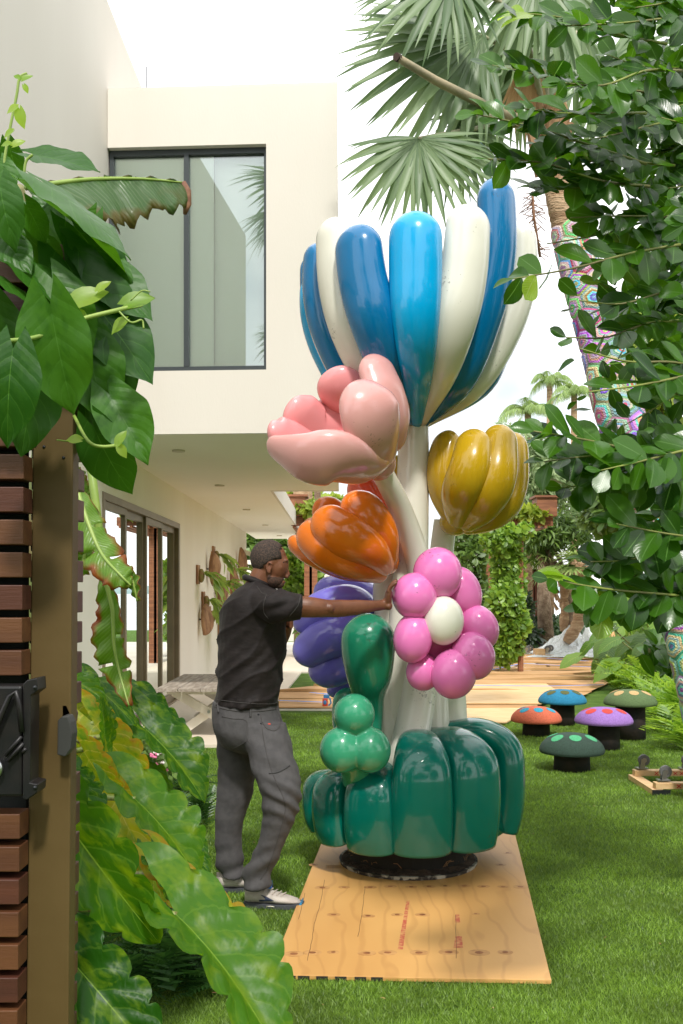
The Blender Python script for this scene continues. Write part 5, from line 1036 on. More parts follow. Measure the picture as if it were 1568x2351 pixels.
hs = N(t, 'ShaderNodeCombineColor', mode='HSV'); lnk(t, s2.outputs[0], hs.inputs[0])
ms_ = N(t, 'ShaderNodeMath', operation='MULTIPLY_ADD'); ms_.inputs[1].default_value = .65; ms_.inputs[2].default_value = .2; lnk(t, s2.outputs[1], ms_.inputs[0]); lnk(t, ms_.outputs[0], hs.inputs[1])
mv = N(t, 'ShaderNodeMath', operation='MULTIPLY_ADD'); mv.inputs[1].default_value = .35; mv.inputs[2].default_value = .35; lnk(t, s2.outputs[2], mv.inputs[0]); lnk(t, mv.outputs[0], hs.inputs[2]); lnk(t, hs.outputs[0], p_.inputs['Base Color'])
tcn = N(t, 'ShaderNodeTexCoord'); vo = N(t, 'ShaderNodeTexVoronoi'); vo.inputs['Scale'].default_value = 70; lnk(t, tcn.outputs['Object'], vo.inputs[0]); bp_ = N(t, 'ShaderNodeBump'); bp_.inputs['Strength'].default_value = 1; bp_.inputs['Distance'].default_value = .01; lnk(t, vo.outputs[0], bp_.inputs['Height']); lnk(t, bp_.outputs[0], p_.inputs['Normal'])
SP = TP[18:]; sx = np.array([p[:3] for p in SP]); sl_ = np.concatenate([[0], np.cumsum(np.linalg.norm(np.diff(sx, axis=0), axis=1))]); sr = np.array([p[3] for p in SP])
def tsurf(u, v, off):
    c = Vector([np.interp(v, sl_, sx[:, i]) for i in range(3)]); c2 = Vector([np.interp(v+.05, sl_, sx[:, i]) for i in range(3)]); c1 = Vector([np.interp(v-.05, sl_, sx[:, i]) for i in range(3)])
    r = float(np.interp(v, sl_, sr))*1.05+.008; T_ = (c2-c1).normalized(); o = Vector((0, -1, 0)); o = (o-T_*o.dot(T_)).normalized(); w_ = T_.cross(o); return c+o*math.cos(u)*(r+off)+w_*math.sin(u)*(r+off)
nc_ = 5
for iv in range(int(sl_[-1]/.178)):
    for iu in range(nc_):
        u0 = (iu+.5*(iv % 2))*2*PI/nc_; 
        if math.cos(u0) < -.75: continue
        v0 = .1+iv*.178; hw_ = 2*PI/nc_/2/.866*.985; V = [tsurf(u0, v0, .014)]; UVs = [(0.01, 0)]; Fc = []
        for ri, rr_ in enumerate((.25, .5, .75, 1)):
            for j in range(12):
                a = R(30*j+30*0); cr_ = (1 if j % 2 else .866) if True else 1; cr_ = 1.0 if j % 2 == 0 else .866
                V.append(tsurf(u0+hw_*rr_*cr_*math.sin(a), v0+.119*rr_*cr_*math.cos(a), .014 if rr_ < 1 else .002)); UVs.append((rr_*.999, j/12))
        for j in range(12): Fc.append((0, 1+j, 1+(j+1) % 12))
        for ri in range(3):
            for j in range(12): Fc.append((1+ri*12+j, 13+ri*12+j, 13+ri*12+(j+1) % 12, 1+ri*12+(j+1) % 12))
        link('crochet_hexagon', uvmesh('crochet_hexagon', V, Fc, UVs, kn), trunk_)
crown = Vector(TP[0][:3]); segm = [uvmesh('leaf_segment', *fanseg(1, .05, 6, dr), palmleaf) for dr in (.12, .22, .35)]
petm = mat('palm_petiole', (.30, .30, .18), .6, (.40, .36, .24), 6); dryl = leafmat('dry_palm_leaf', (.42, .25, .12), (.60, .40, .22), tr=.2, rough=.7)
def fanleaf(hx, hy, D, a0, a1, radpx, n, tilt=(0, -1, .2), parts=True, mt=None, mid=None, pet=True):
    """fan frond: plate angles a0..a1 (degrees, 0 right, 90 down)"""
    P = U(hx, hy, D); k = D/F; nr = Vector(tilt).normalized(); f = None
    if pet:
        m = M(); q = [crown, (crown+P)/2+Vector((0, 0, .12)), P] if not mid else [crown, U(*mid), P]; q = cat([tuple(v) for v in q], 5); m.tube([Vector(v[:3]) for v in q], np.linspace(.035, .016, len(q)), 8); f = m.build('frond', petm, palm, True)
    for i in range(n):
        a = R(a0+(a1-a0)*i/(n-1)+rnd(-1, 1)); d = Vector((math.cos(a), 0, -math.sin(a))); d = (d-nr*d.dot(nr)).normalized(); r = 1.1*radpx*k*(.78+.22*math.sin(PI*i/(n-1)))*rnd(.92, 1.06)
        o = link('leaf_segment', segm[i % 3] if mt is None else mt, f or palm); o.matrix_basis = frame(P, P+d, nr+Vector((rnd(-.15, .15), 0, rnd(-.1, .1)))) @ Matrix.Diagonal((r*.95, r, r*1.0, 1))
fanleaf(962, 318, 8.3, -12, 188, 205, 42, (0, -1, .35), mid=(1130, 290, 8.9))
fanleaf(1105, 80, 8.7, 80, 215, 300, 44, (.1, -1, .3), mid=(1210, 150, 9.1))
fanleaf(1040, -60, 8.4, 60, 200, 230, 34, (0, -1, .5), mid=(1190, 50, 8.9))
fanleaf(1070, 262, 9.0, 130, 300, 100, 24, (.2, -.8, .5), mid=(1170, 265, 9.1))
fanleaf(1040, 270, 8.8, 20, 110, 190, 22, (0, -1, .1), mid=(1150, 265, 9.1))
fanleaf(1180, 60, 9.5, 60, 150, 260, 30, (0, -1, 0), mid=(1220, 150, 9.5))
fanleaf(1390, 150, 9.9, -60, 120, 260, 36, (0, -1, .3), mid=(1320, 200, 9.6))
fanleaf(1330, 60, 9.4, 60, 200, 240, 34, (0, -1, .2), mid=(1290, 160, 9.4))
fanleaf(1240, -80, 8.8, 40, 150, 260, 34, (0, -1, .3), mid=(1250, 80, 9.2))
drm = uvmesh('dry_leaf_segment', *fanseg(1, .05, 6, .1), dryl)
fanleaf(1215, 120, 9.15, 70, 118, 170, 12, (0, -1, 0), mt=drm, pet=False); fanleaf(1290, 200, 9.1, 80, 130, 130, 8, (0, -1, 0), mt=drm, pet=False)
m = M(); m.tube([U(912, 132, 7.7), U(1000, 185, 8.1), U(1110, 240, 8.6), U(1210, 285, 9.1)], [.028, .034, .04, .05], 10); m.build('cut_stalk', mat('cut_stalk', (.24, .21, .13), .7, (.34, .28, .17), 4, bump=.4, bscale=30), palm, True)
m = M(); m.tube([U(909, 130, 7.69), U(916, 134, 7.72)], .031, 10); m.build('burnt_end', mat('charred', (.05, .03, .02), .9), palm)
for i in range(9):
    a = rnd(-.9, .9); m = M(); m.tube([crown+Vector((math.sin(a)*.1, -.1, -.1-.06*i)), crown+Vector((math.sin(a)*.28, -.2, .12-.04*i))], [.06, .03], 6); m.build('leaf_boot', mat('boot', (.38, .22, .12), .9) if 'boot' not in MATS else MATS['boot'], palm)
m = M(); q = [U(1222, 440, 8.9), U(1226, 500, 8.9), U(1240, 590, 8.9)]; m.tube(q, .012, 6); rr = random.Random(4)
for i in range(70):
    t = rr.random(); p = q[0].lerp(q[1], t*2) if t < .5 else q[1].lerp(q[2], t*2-1); m.tube([p, p+Vector((rr.uniform(-.12, .12), rr.uniform(-.05, .05), rr.uniform(-.08, .03)))], .004, 4)
o = m.build('fruit_stalk', mat('dry_stalk', (.22, .11, .06), .9), palm, True); o['kind'] = 'stuff'
# crocheted stars hanging at the right edge
e = thing('crochet_streamer', 'pink and teal crocheted star streamer hanging at the right edge by the black pole', 'streamer', U(1560, 1390, 14)); c = U(1562, 1385, 14)
for i, (dx, dz, s) in enumerate(((0, 0, .28), (.12, -.3, .22), (-.02, .12, .16))):
    V = [(c.x+dx, c.y-.03*i-.03, c.z+dz)]; UVs = [(0.01, 0)]; Fc = []
    for ri in (.25, .5, .75, 1):
        for j in range(10): a = 2*PI*j/10+.4+i; q = s*ri*(1 if j % 2 else .5); V.append((c.x+dx+q*math.cos(a), c.y-.03*i, c.z+dz+q*math.sin(a)*1.2)); UVs.append((ri*.99, 0))
    for j in range(10): Fc.append((0, 1+j, 1+(j+1) % 10))
    for ri in range(3):
        for j in range(10): Fc.append((1+ri*10+j, 11+ri*10+j, 11+ri*10+(j+1) % 10, 1+ri*10+(j+1) % 10))
    link('crochet_star', uvmesh('crochet_star', V, Fc, UVs, kn, False), e)
# ------------------------------------------------------------ glossy broad leaved tree at the right, nearest
glf = leafmat('glossy_leaf', (.011, .052, .004), (.052, .15, .010), tr=.38, rough=.28, coat=.0, veins=.06, vcol=(.09, .20, .04), nsides=10, ribw=.05, vb=.08)
glfn = leafmat('young_leaf', (.12, .26, .02), (.26, .40, .04), tr=.45, rough=.3, coat=.1, veins=.2, vcol=(.3, .42, .1), nsides=10, ribw=.05)
near = thing('glossy_leaved_tree', 'near tree with dark glossy oval leaves overhanging from the right', 'tree', (2.35, 4.6, 0))
LG = [leafgrid(1, obov, 2, 7, f, d, .012, 1.5, seed=i) for i, (f, d) in enumerate([(.12, .1), (.25, .22), (.05, .05), (.35, .3), (.2, -.1)])]
gmesh = [uvmesh('leaf', *q, glf) for q in LG]; gyoung = [uvmesh('leaf', *q, glfn) for q in LG]
m = M(); TR = cat([(2.35, 4.6, 0, .13), (2.3, 4.55, 1.2, .11), (2.2, 4.4, 2.4, .09), (2.15, 4.2, 3.6, .06), (2.05, 4.0, 4.6, .04)], 5); m.tube([p[:3] for p in TR], [p[3] for p in TR], 12); m.build('trunk', bark, near, True)
xb_y = ([0, 150, 300, 420, 500, 560, 650, 720, 780, 900, 960, 1050, 1150, 1250, 1330, 1400, 1460], [1300, 1270, 1225, 1210, 1330, 1320, 1300, 1400, 1390, 1370, 1290, 1330, 1310, 1350, 1345, 1400, 1480])
tips = [(1170, 28, 3.3, 1), (1130, 150, 3.3, 1), (1095, 262, 3.2, 1), (1120, 365, 3.2, 1), (1205, 250, 3.1, 0), (1215, 430, 3.3, 0), (1180, 640, 3.2, 1), (1255, 560, 3.4, 0), (1330, 800, 3.1, 0), (1300, 775, 3.4, 0), (1225, 990, 3.0, 0), (1250, 1060, 3.1, 0), (1350, 900, 3.0, 0), (1290, 1120, 3.2, 0), (1258, 1330, 3.0, 1), (1340, 1395, 3.1, 1), (1355, 1290, 3.1, 0), (1240, 330, 3.5, 0), (1290, 190, 3.0, 0), (1330, 690, 3.3, 0), (1400, 1200, 3.0, 0), (1420, 1330, 3.3, 0), (1380, 1080, 2.9, 0), (1310, 500, 3.4, 0), (1290, 60, 3.1, 0)]
BR = []
for x, y, D, yg in tips: BR.append((x, y, D, yg, rnd(260, 420), rnd(-30, 60)))
for i in range(62):
    y = rnd(-60, 1380)**1.0; xb = float(np.interp(y, *xb_y)); x = xb+(90 if 470 < y < 1050 else 30)+(1640-xb)*rnd(0, 1)**.75; BR.append((x, y, rnd(3.0, 4.4), 0, rnd(180, 330), rnd(-60, 90)))
LV = []; twigs = M()
for bi, (x, y, D, yg, ln, dy) in enumerate(BR):
    ang = rnd(-.5, .6) if bi < 25 else rnd(-1.2, 1.2); sx_, sy_ = x+ln*math.cos(ang*.6), y+ln*math.sin(ang)*.5+dy*.4-(40 if y > 1200 else 0)
    P = cat([(*U(x, y, D),), (*U(x+(sx_-x)*.35, y+(sy_-y)*.3+rnd(-10, 14), D+.05),), (*U(x+(sx_-x)*.7, y+(sy_-y)*.7+rnd(-8, 8), D+.15),), (*U(sx_, sy_, D+.3),)], 6)
    P = [Vector(p) for p in P]; n_ = len(P)
    m_ = twigs if bi >= 25 else M(); m_.tube(P, list(np.linspace(.0022, .006, n_)), 5)
    if bi < 25: m_.build('twig', twigm, near, True)
    L_ = sum((P[i+1]-P[i]).length for i in range(n_-1)); s = 0.0; side = 1
    while s < L_*.96:
        f = s/L_*(n_-1); i0 = min(n_-2, int(f)); p = P[i0].lerp(P[i0+1], f-i0); T_ = (P[i0]-P[i0+1]).normalized(); nu_ = Vector((rnd(-.5, .5), rnd(-1, -.1), rnd(.1, 1))).normalized(); sd = T_.cross(nu_).normalized()*side
        if s < .015: sd = sd*.25
        d = (T_*rnd(.35, .9)+sd*rnd(.6, 1)+Vector((0, rnd(-.35, .35), rnd(-.25, .25)))).normalized(); nn = (nu_+rdir()*.35).normalized()
        sz = rnd(.085, .135)*(.6+.4*min(1, s/.08)); LV.append((frame(p, p+d, nn) @ Matrix.Scale(sz, 4), 1 if (yg and s < .13) else 0, (p.y, sz))); side = -side; s += rnd(.018, .034)
twigs.build('twigs', twigm, near, True)['kind'] = 'stuff'
def infr(mt_): t = mt_.translation; x, y = CX+t.x/t.y*F, HY-(t.z-H)/t.y*F; return -40 < x < 1620 and -60 < y < 2400 and not (440 < y < 1000 and abs(x-float(np.interp(y, [440, 480, 640, 760, 840, 930, 1040], [1280, 1290, 1335, 1372, 1393, 1416, 1452]))) < 60 and rng.random() < .93)
LV = [l for l in LV if infr(l[0])]; LV.sort(key=lambda l: l[2][0]/l[2][1]); print('glossy leaves', len(LV))
for i, (mm, yg, _) in enumerate(LV[:300]): o = link('leaf', (gyoung if yg else gmesh)[i % 5], near); o.matrix_basis = mm
bulk('leaves', LG, [(i, l[0]) for i, l in enumerate(LV[300:])], glf, near)
# dark depth of the same crown, out to the right
cl = [(U(rnd(1560, 1900), rnd(-100, 1300), rnd(4.0, 5.0)), (.35, .35, .3)) for i in range(34)]; leafmass('inner_leaves', cl, 3000, .10, LG, glf, near, up=.3)
cl = [(U(rnd(1440, 1700), rnd(-100, 700)+rnd(0, 500)*.8, rnd(4.6, 5.4)), (.3, .3, .25)) for i in range(30)]; leafmass('inner_leaves', cl, 500, .10, LG, glf, near, up=.3)
for s_ in ((1680, 250), (1650, 650), (1640, 1000), (1650, 1250)):
    m = M(); p = U(*s_, 4.2); q = Vector(TR[int(min(len(TR)-1, max(0, p.z/4.6*20)))][:3]); m.tube([q, (p+q)/2, p], [.03, .022, .014], 8); m.build('limb', bark, near, True)
# small dark shrub low right
e = thing('dark_leaf_shrub', 'small dark glossy shrub at the right edge above the ferns', 'shrub', G(1570, 1660))
for i in range(60):
    p = U(rnd(1500, 1600), rnd(1470, 1560), rnd(8.6, 9.4)); a = rnd(-2.6, -.2); d = Vector((math.cos(a), rnd(-.5, .5), -math.sin(a)*.6)); o = link('leaf', gmesh[i % 5], e); o.matrix_basis = frame(p, p+d, (rnd(-.4, .4), -.5, 1)) @ Matrix.Scale(rnd(.16, .24), 4)
m = M(); m.tube([G(1570, 1660), U(1560, 1500, 9)], [.03, .012], 6); m.build('stem', bark, e, True)
# ------------------------------------------------------------ gate post with slats, left foreground
gt = thing('gate_post', 'olive steel gate post with dark hardwood slats and a black latch, left edge', 'gate', U(120, 2351, 2.15))
gt.location.z = 0
D0, D1 = 2.10, 2.16
def PX(x0_, x1_, y): return x0_+(x1_-x0_)*(y-940)/(2351-940)
yb = HY+H*F/D0
post = M(); xs = [PX(76, 60, yb), PX(168, 157, yb), PX(168, 157, 560), PX(76, 60, 560)]; ysp = [yb, yb, 560, 560]
V = [U(x, y, D0) for x, y in zip(xs, ysp)]; V2 = [v+Vector((0, .05, 0)) for v in V]; post.add(V+V2, [(0, 1, 2, 3), (4, 7, 6, 5), (0, 4, 5, 1), (1, 5, 6, 2), (2, 6, 7, 3), (3, 7, 4, 0)])
steelp = mat('olive_steel', (.088, .056, .018), .5, (.10, .065, .022), 3, bump=.05, bscale=30, spec=.3)
post.build('post', steelp, gt, bevel=.003)
pz = .0665; z = U(0, 1043+29, 2.04).z
zs = []; q = z
while q > 0.05: zs.append(q); q -= pz
q = z+pz
while q < U(0, 560, 2.04).z: zs.append(q); q += pz
for i, zz in enumerate(sorted(zs)):
    y = HY-(zz-H)/2.04*F
    if 1540 < y < 1835: continue
    xr_ = PX(77, 66, y)+CX*0; Xr = U(PX(78, 62, y), 0, 2.095).x-.001
    m = M(); m.bx((Xr-.42, 2.035, zz-.0255), (Xr, 2.096, zz+.0255)); o = m.build('slat', hard if (i*7) % 3 else hard2, gt, bevel=.002)
z = U(0, (1500+280/1.045)/1.594, 2.25).z
zs = []; q = z
while q > 0.05: zs.append(q); q -= pz
q = z+pz
while q < U(0, 620, 2.2).z: zs.append(q); q += pz
for i, zz in enumerate(sorted(zs)):
    y = HY-(zz-H)/2.2*F
    m = M(); Xr = U(PX(190, 170, y), 0, 2.2).x
    if 1630 < y < 1740: continue
    m.bx((Xr-.10, 2.165, zz-.0235), (Xr, 2.225, zz+.0235)); m.build('slat', hard2, gt, bevel=.002)
m = M(); m.bx((-1.2, 2.12, .05), (U(60, 0, 2.12).x, 2.14, U(0, 570, 2.12).z)); m.build('backing_panel', mat('gate_backing', (.012, .014, .012), .9), gt)
# latch box: housing with a curved ridge, flange with two ears, ribs, knob; strike plate on the right
lat = mat('latch_plastic', (.008, .008, .009), .4, (.014, .012, .012), 20, spec=.35)
m = M(); a, b_ = U(-60, 1825, 2.02), U(58, 1572, 2.02); m.bx((a.x, 2.0, a.z), (b_.x, 2.06, b_.z)); L0 = m.build('latch', lat, gt, bevel=.006)
m = M(); m.add([(U(x, y, 2.0).x, dd, U(x, y, 2.0).z) for dd in (1.99, 2.05) for x, y in ((56, 1570), (66, 1560), (88, 1556), (90, 1584), (74, 1596), (72, 1795), (90, 1798), (88, 1818), (66, 1834), (56, 1832))], [tuple(range(9, -1, -1)), tuple(range(10, 20))]+[(i, (i+1) % 10, 10+(i+1) % 10, 10+i) for i in range(10)]); m.build('flange', lat, L0, bevel=.002)
m = M(); c = [U(x, y, 1.985) for x, y in ((-20, 1700), (4, 1640), (22, 1600), (36, 1588), (44, 1620), (50, 1680))]; m.tube(c, .006, 8); m.build('ridge', lat, L0, True)
for p, q in (((12, 1735), (50, 1690)), ((18, 1748), (54, 1706)), ((52, 1728), (60, 1718))): m = M(); m.tube([U(*p, 1.99), U(*q, 1.99)], .004, 8); m.build('rib', lat, L0, True)
m = M(); m.ell(U(-4, 1764, 1.985), (.010, .008, .016), 14, 10); m.build('knob', MATS['steel'], L0, True)
for y in (1578, 1808): m = M(); m.ell(U(80, y, 1.988), .004, 8, 6); m.build('screw', blackm, L0, True)
m = M(); m.add([(U(x, y, 2.09).x, dd, U(x, y, 2.09).z) for dd in (2.055, 2.098) for x, y in ((143, 1650), (153, 1640), (166, 1640), (172, 1655), (176, 1680), (172, 1715), (160, 1731), (142, 1727))], [tuple(range(7, -1, -1)), tuple(range(8, 16))]+[(i, (i+1) % 8, 8+(i+1) % 8, 8+i) for i in range(8)]); m.build('strike_plate', mat('strike_black', (.03, .03, .028), .6), gt, bevel=.002)
m = M(); m.add([(U(x, y, 2.12).x, dd, U(x, y, 2.12).z) for dd in (2.10, 2.16) for x, y in ((150, 1618), (158, 1618), (168, 1640), (166, 1660), (150, 1660))], [(4, 3, 2, 1, 0), (5, 6, 7, 8, 9)]+[(i, (i+1) % 5, 5+(i+1) % 5, 5+i) for i in range(5)]); m.build('strike_tongue', mat('tongue_brown', (.10, .05, .03), .5), gt)
for x, y in ((87, 1023), (107, 1026), (152, 1051)): m = M(); m.ell(U(x-6, y, 2.1), .0035, 8, 6); m.build('screw_hole', blackm, gt, True)
# ------------------------------------------------------------ vine over the post
vn = leafmat('vine_leaf', (.018, .085, .006), (.05, .155, .012), tr=.32, rough=.42, coat=0, spec=.35, veins=.3, vcol=(.07, .19, .025), nsides=5, spread=.04, ribw=.016, blotch=(.03, .11, .008))
vny = leafmat('vine_leaf_young', (.16, .30, .03), (.28, .40, .06), tr=.5, rough=.4)
def heart(t): return .37*math.sin(PI*min(1, .06+t*.94))**.8*(1-t)**.3*(1+.25*t)+.002
vm = [uvmesh('leaf', *leafgrid(1, heart, 4, 18, f, dr, wv, 2.2, lobe=.26, seed=i, ruf=.02, pil=.02, pn=5), vn) for i, (f, dr, wv) in enumerate([(.12, .12, .02), (.2, .3, .03), (-.1, .2, .02), (.3, .15, .03), (.05, .45, .02)])]
vmy = uvmesh('young_leaf', *leafgrid(1, heart, 2, 6, .3, .3, .02, lobe=.2, seed=3), vny)
vine = thing('climbing_vine', 'climbing vine with large heart shaped leaves over the gate post', 'vine', U(60, 2351, 2.2)); vine.location.z = 0
# (base x, y, tip x, y, depth, nudge of normal, mesh)
VL = [(75, 355, 228, 376, 2.15, (0, -.6, .8)), (20, 330, 40, 420, 2.2, (0, -1, .2)), (100, 420, 320, 548, 2.0, (.5, -.3, .8)), (70, 440, 325, 605, 2.1, (.3, -.3, .9)), (0, 420, 10, 545, 1.95, (0, -1, .1)), (60, 470, 110, 560, 2.0, (.2, -.8, .4)), (10, 590, 152, 668, 2.0, (.2, -.5, .8)), (0, 640, 125, 705, 1.95, (0, -.5, .8)), (120, 560, 230, 600, 2.15, (0, -.5, .8)), (170, 520, 330, 690, 2.1, (.4, -.7, .5)), (195, 600, 352, 720, 2.15, (.3, -.8, .4)), (150, 600, 320, 860, 2.08, (.6, -.9, .2)), (210, 690, 354, 858, 2.12, (.5, -.9, .2)), (115, 700, 160, 955, 1.85, (-.1, -1, .1)), (30, 800, 0, 1000, 1.8, (.2, -1, .1)), (90, 830, 38, 1050, 1.95, (.1, -1, .1)), (190, 760, 245, 960, 2.1, (.2, -1, .1)), (230, 760, 312, 925, 2.12, (.3, -1, .2)), (250, 905, 340, 1055, 2.1, (.4, -1, 0)), (215, 980, 285, 1150, 2.08, (-.2, -1, 0)), (195, 900, 200, 1060, 2.15, (0, -1, 0)), (60, 540, 165, 640, 2.05, (0, -.8, .6)), (10, 480, 60, 560, 2.1, (0, -.9, .3)), (-20, 700, 40, 900, 2.0, (0, -1, .1)), (120, 640, 200, 790, 2.0, (.1, -1, .2)), (170, 820, 215, 935, 2.2, (0, -1, .1)), (60, 600, 20, 740, 2.1, (.2, -1, 0)), (130, 480, 250, 560, 2.2, (0, -.7, .7)), (210, 640, 290, 780, 2.25, (.3, -1, .2)), (150, 700, 250, 880, 2.2, (.3, -1, .1)), (0, 540, 70, 620, 2.0, (0, -.8, .6)), (230, 840, 290, 1000, 2.2, (.2, -1, .1)), (0, 370, 20, 440, 2.1, (0, -.9, .3)), (-30, 800, -10, 960, 1.9, (0, -1, 0))]
for i, (a, b_, c, d, D, nn) in enumerate(VL):
    P, Q = U(a, b_, D), U(c, d, D+(.04 if i % 2 else -.03)); L = (Q-P).length; o = link('leaf', vm[i % 5], vine); o.matrix_basis = frame(P, Q, Vector(nn)+rdir()*.12) @ Matrix.Scale(L/(1.0), 4)
for i in range(70):   # leaves filling the heart of the tangle
    x, y = rnd(-40, 240), rnd(470, 900); P = U(x, y, rnd(2.12, 2.4)); a = rnd(.6, 2.4); d = Vector((math.cos(a), rnd(-.4, .4), -math.sin(a))); o = link('leaf', vm[i % 5], vine); o.matrix_basis = frame(P, P+d, Vector((rnd(-.4, .4), -1, rnd(0, .6)))) @ Matrix.Scale(rnd(.09, .15), 4)
def vtube(pts, rad, mt=twigm, nm='stem'): m = M(); P = cat([tuple(U(*p)) for p in pts], 6); m.tube([Vector(p[:3]) for p in P], rad, 7); m.build(nm, mt, vine, True)
grn = mat('vine_stem', (.26, .36, .07), .45, (.20, .30, .05), 9)
vtube([(-20, 785, 1.8), (80, 775, 1.85), (170, 738, 1.9), (270, 712, 1.95), (325, 700, 2.0)], .0045, grn); vtube([(160, 720, 2.0), (185, 690, 2.0), (240, 665, 2.0)], .003, grn); vtube([(170, 955, 2.05), (200, 1010, 2.0), (230, 1025, 2.0), (272, 1020, 2.02), (278, 1000, 2.02)], .0035, grn); vtube([(30, 400, 2.1), (10, 380, 2.1), (22, 300, 2.1), (38, 220, 2.1), (45, 180, 2.1), (62, 168, 2.1)], .003, grn)
vtube([(55, 400, 2.1), (60, 370, 2.1), (75, 355, 2.1)], .003, grn); vtube([(270, 712, 1.95), (300, 740, 1.95), (325, 735, 1.97), (330, 755, 1.97)], .002, grn); vtube([(300, 690, 1.95), (325, 668, 1.95), (345, 670, 1.95)], .0015, grn); vtube([(130, 1010, 1.98), (160, 1012, 1.98), (178, 1000, 1.98)], .0015, grn)
for a, b_, c, d in ((45, 250, 50, 292), (40, 245, 12, 255), (30, 300, 5, 312), (46, 180, 30, 170), (50, 185, 72, 168), (55, 195, 64, 212), (160, 715, 190, 665), (165, 700, 240, 655), (225, 668, 250, 640), (185, 1010, 150, 1005), (270, 1020, 285, 985), (272, 1022, 290, 1050), (285, 700, 350, 672), (290, 735, 250, 760), (178, 715, 200, 720), (24, 330, 0, 330), (30, 335, 55, 318)):
    P, Q = U(a, b_, 1.97), U(c, d, 1.97); o = link('young_leaf', vmy, vine); o.matrix_basis = frame(P, Q, (rnd(-.3, .3), -1, .4)) @ Matrix.Scale((Q-P).length, 4)
# ------------------------------------------------------------ banana plant
bn = leafmat('banana_leaf', (.10, .22, .015), (.17, .30, .025), tr=.45, rough=.35, veins=.35, vcol=(.22, .36, .05), edge=(.30, .10, .02), nsides=34, spread=.16, ribw=.03)
bnd = leafmat('banana_leaf_dark', (.05, .11, .03), (.07, .15, .04), tr=.3, rough=.35, veins=.5, vcol=(.13, .20, .08), edge=(.12, .10, .02), nsides=34, spread=.16, ribw=.03)
ban = thing('banana_plant', 'banana plant with split, browning leaves hanging beside the patio wall', 'banana plant', (-1.75, 4.3, 0))
def strap(name, pts, wl_, wr_, mt, nrm, curl=.3, tears=(), nu=4, nv=40, seed=0):
    """long leaf along plate points (x, y, D); wl_, wr_ half widths (px) per point left and right of the rib"""
    C = cat([(*U(*p), a, b_) for p, a, b_ in zip(pts, wl_, wr_)], max(2, nv//(len(pts)-1))); V = []; UVs = []; n = len(C); rr = random.Random(seed)
    for i, c in enumerate(C):
        T_ = Vector(C[min(n-1, i+1)][:3])-Vector(C[max(0, i-1)][:3]); T_.normalize(); nn = Vector(nrm); nn = (nn-T_*nn.dot(T_)).normalized(); sd = T_.cross(nn); kk = c[1]/F; t = i/(n-1)
        for j in range(-nu, nu+1):
            a = j/nu; w_ = (c[3] if a < 0 else c[4])*kk*(1+.10*math.sin(t*60+seed)*abs(a)*(abs(a) > .7)+.07*math.sin(t*23+seed)*abs(a))
            V.append(Vector(c[:3])+sd*(-a*w_)+nn*(-curl*abs(a)**1.6*w_+.012*math.sin(t*40+a*3)*abs(a))); UVs.append(((a+1)/2, t))
    wd_ = 2*nu+1; Fc = []
    for i in range(n-1):
        for j in range(2*nu):
            a = (j+.5)/nu-1
            if any(abs(i/(n-1)-tt) < .012 and (a*s_ > .35) for tt, s_ in tears): continue
            Fc.append((i*wd_+j, i*wd_+j+1, (i+1)*wd_+j+1, (i+1)*wd_+j))
    me = uvmesh(name, V, Fc, UVs, mt); o = link(name, me, ban); s = o.modifiers.new('t', 'SOLIDIFY'); s.thickness = .0015
    m = M(); m.tube([Vector(c[:3])+Vector(nrm)*.003 for c in C], [.009*(1-.7*i/n) for i in range(n)], 6); m.build('midrib', grn, o, True); return o
strap('leaf', [(60, 432, 2.9), (200, 414, 3.1), (320, 412, 3.2), (418, 420, 3.3)], [60, 130, 88, 60], [4, 6, 6, 3], bnd, (.1, -1, .25), .1, [(.4, 1), (.62, 1)], seed=1)
strap('leaf', [(150, 470, 3.1), (185, 520, 3.1), (205, 545, 3.1), (215, 560, 3.1)], [30, 40, 30, 8], [20, 35, 25, 8], bn, (0, -1, .3), .2, seed=2)
m = M(); m.tube([U(418, 418, 3.3), U(425, 440, 3.3), U(430, 470, 3.3), U(424, 492, 3.3)], [(.012, .004), (.02, .008), (.014, .008), (.006, .004)], 8, out=Vector((0, -1, 0))); m.build('dead_tip', mat('dead_leaf', (.16, .07, .04), .8, (.28, .14, .07), 20, bump=.6, bscale=30), ban, True)
strap('leaf', [(172, 1110, 3.3), (198, 1190, 3.25), (232, 1270, 3.2), (275, 1320, 3.15), (300, 1345, 3.15)], [10, 30, 44, 36, 8], [14, 36, 48, 34, 8], bn, (.35, -1, .2), .35, [(.3, 1), (.55, 1), (.45, -1)], seed=3)
strap('leaf', [(255, 1290, 3.25), (280, 1305, 3.2), (303, 1330, 3.2), (316, 1380, 3.2)], [10, 18, 22, 4], [8, 14, 14, 4], bn, (-.3, -1, .2), .4, [(.5, 1)], seed=4)
strap('leaf', [(240, 1325, 3.4), (258, 1400, 3.4), (262, 1480, 3.4), (275, 1545, 3.4), (296, 1620, 3.35)], [14, 38, 50, 34, 4], [10, 18, 22, 26, 6], bn, (.1, -1, .1), .25, [(.42, 1), (.66, -1), (.72, 1)], seed=5)
strap('leaf', [(150, 1060, 3.6), (180, 1110, 3.6), (205, 1160, 3.6)], [20, 30, 10], [20, 24, 10], bn, (0, -1, .2), .2, seed=6)
strap('leaf', [(200, 1240, 3.8), (190, 1290, 3.8), (160, 1330, 3.8)], [8, 24, 10], [8, 26, 12], bn, (0, -1, .4), .2, seed=7)
m = M(); m.tube([Vector((-1.75, 4.3, 0)), U(60, 1900, 3.9), U(90, 1300, 3.8), U(120, 900, 3.6), U(40, 430, 3.0)], [.10, .09, .07, .05, .02], 12); m.build('stem', mat('banana_stem', (.16, .20, .06), .6, (.22, .16, .07), 5), ban, True)
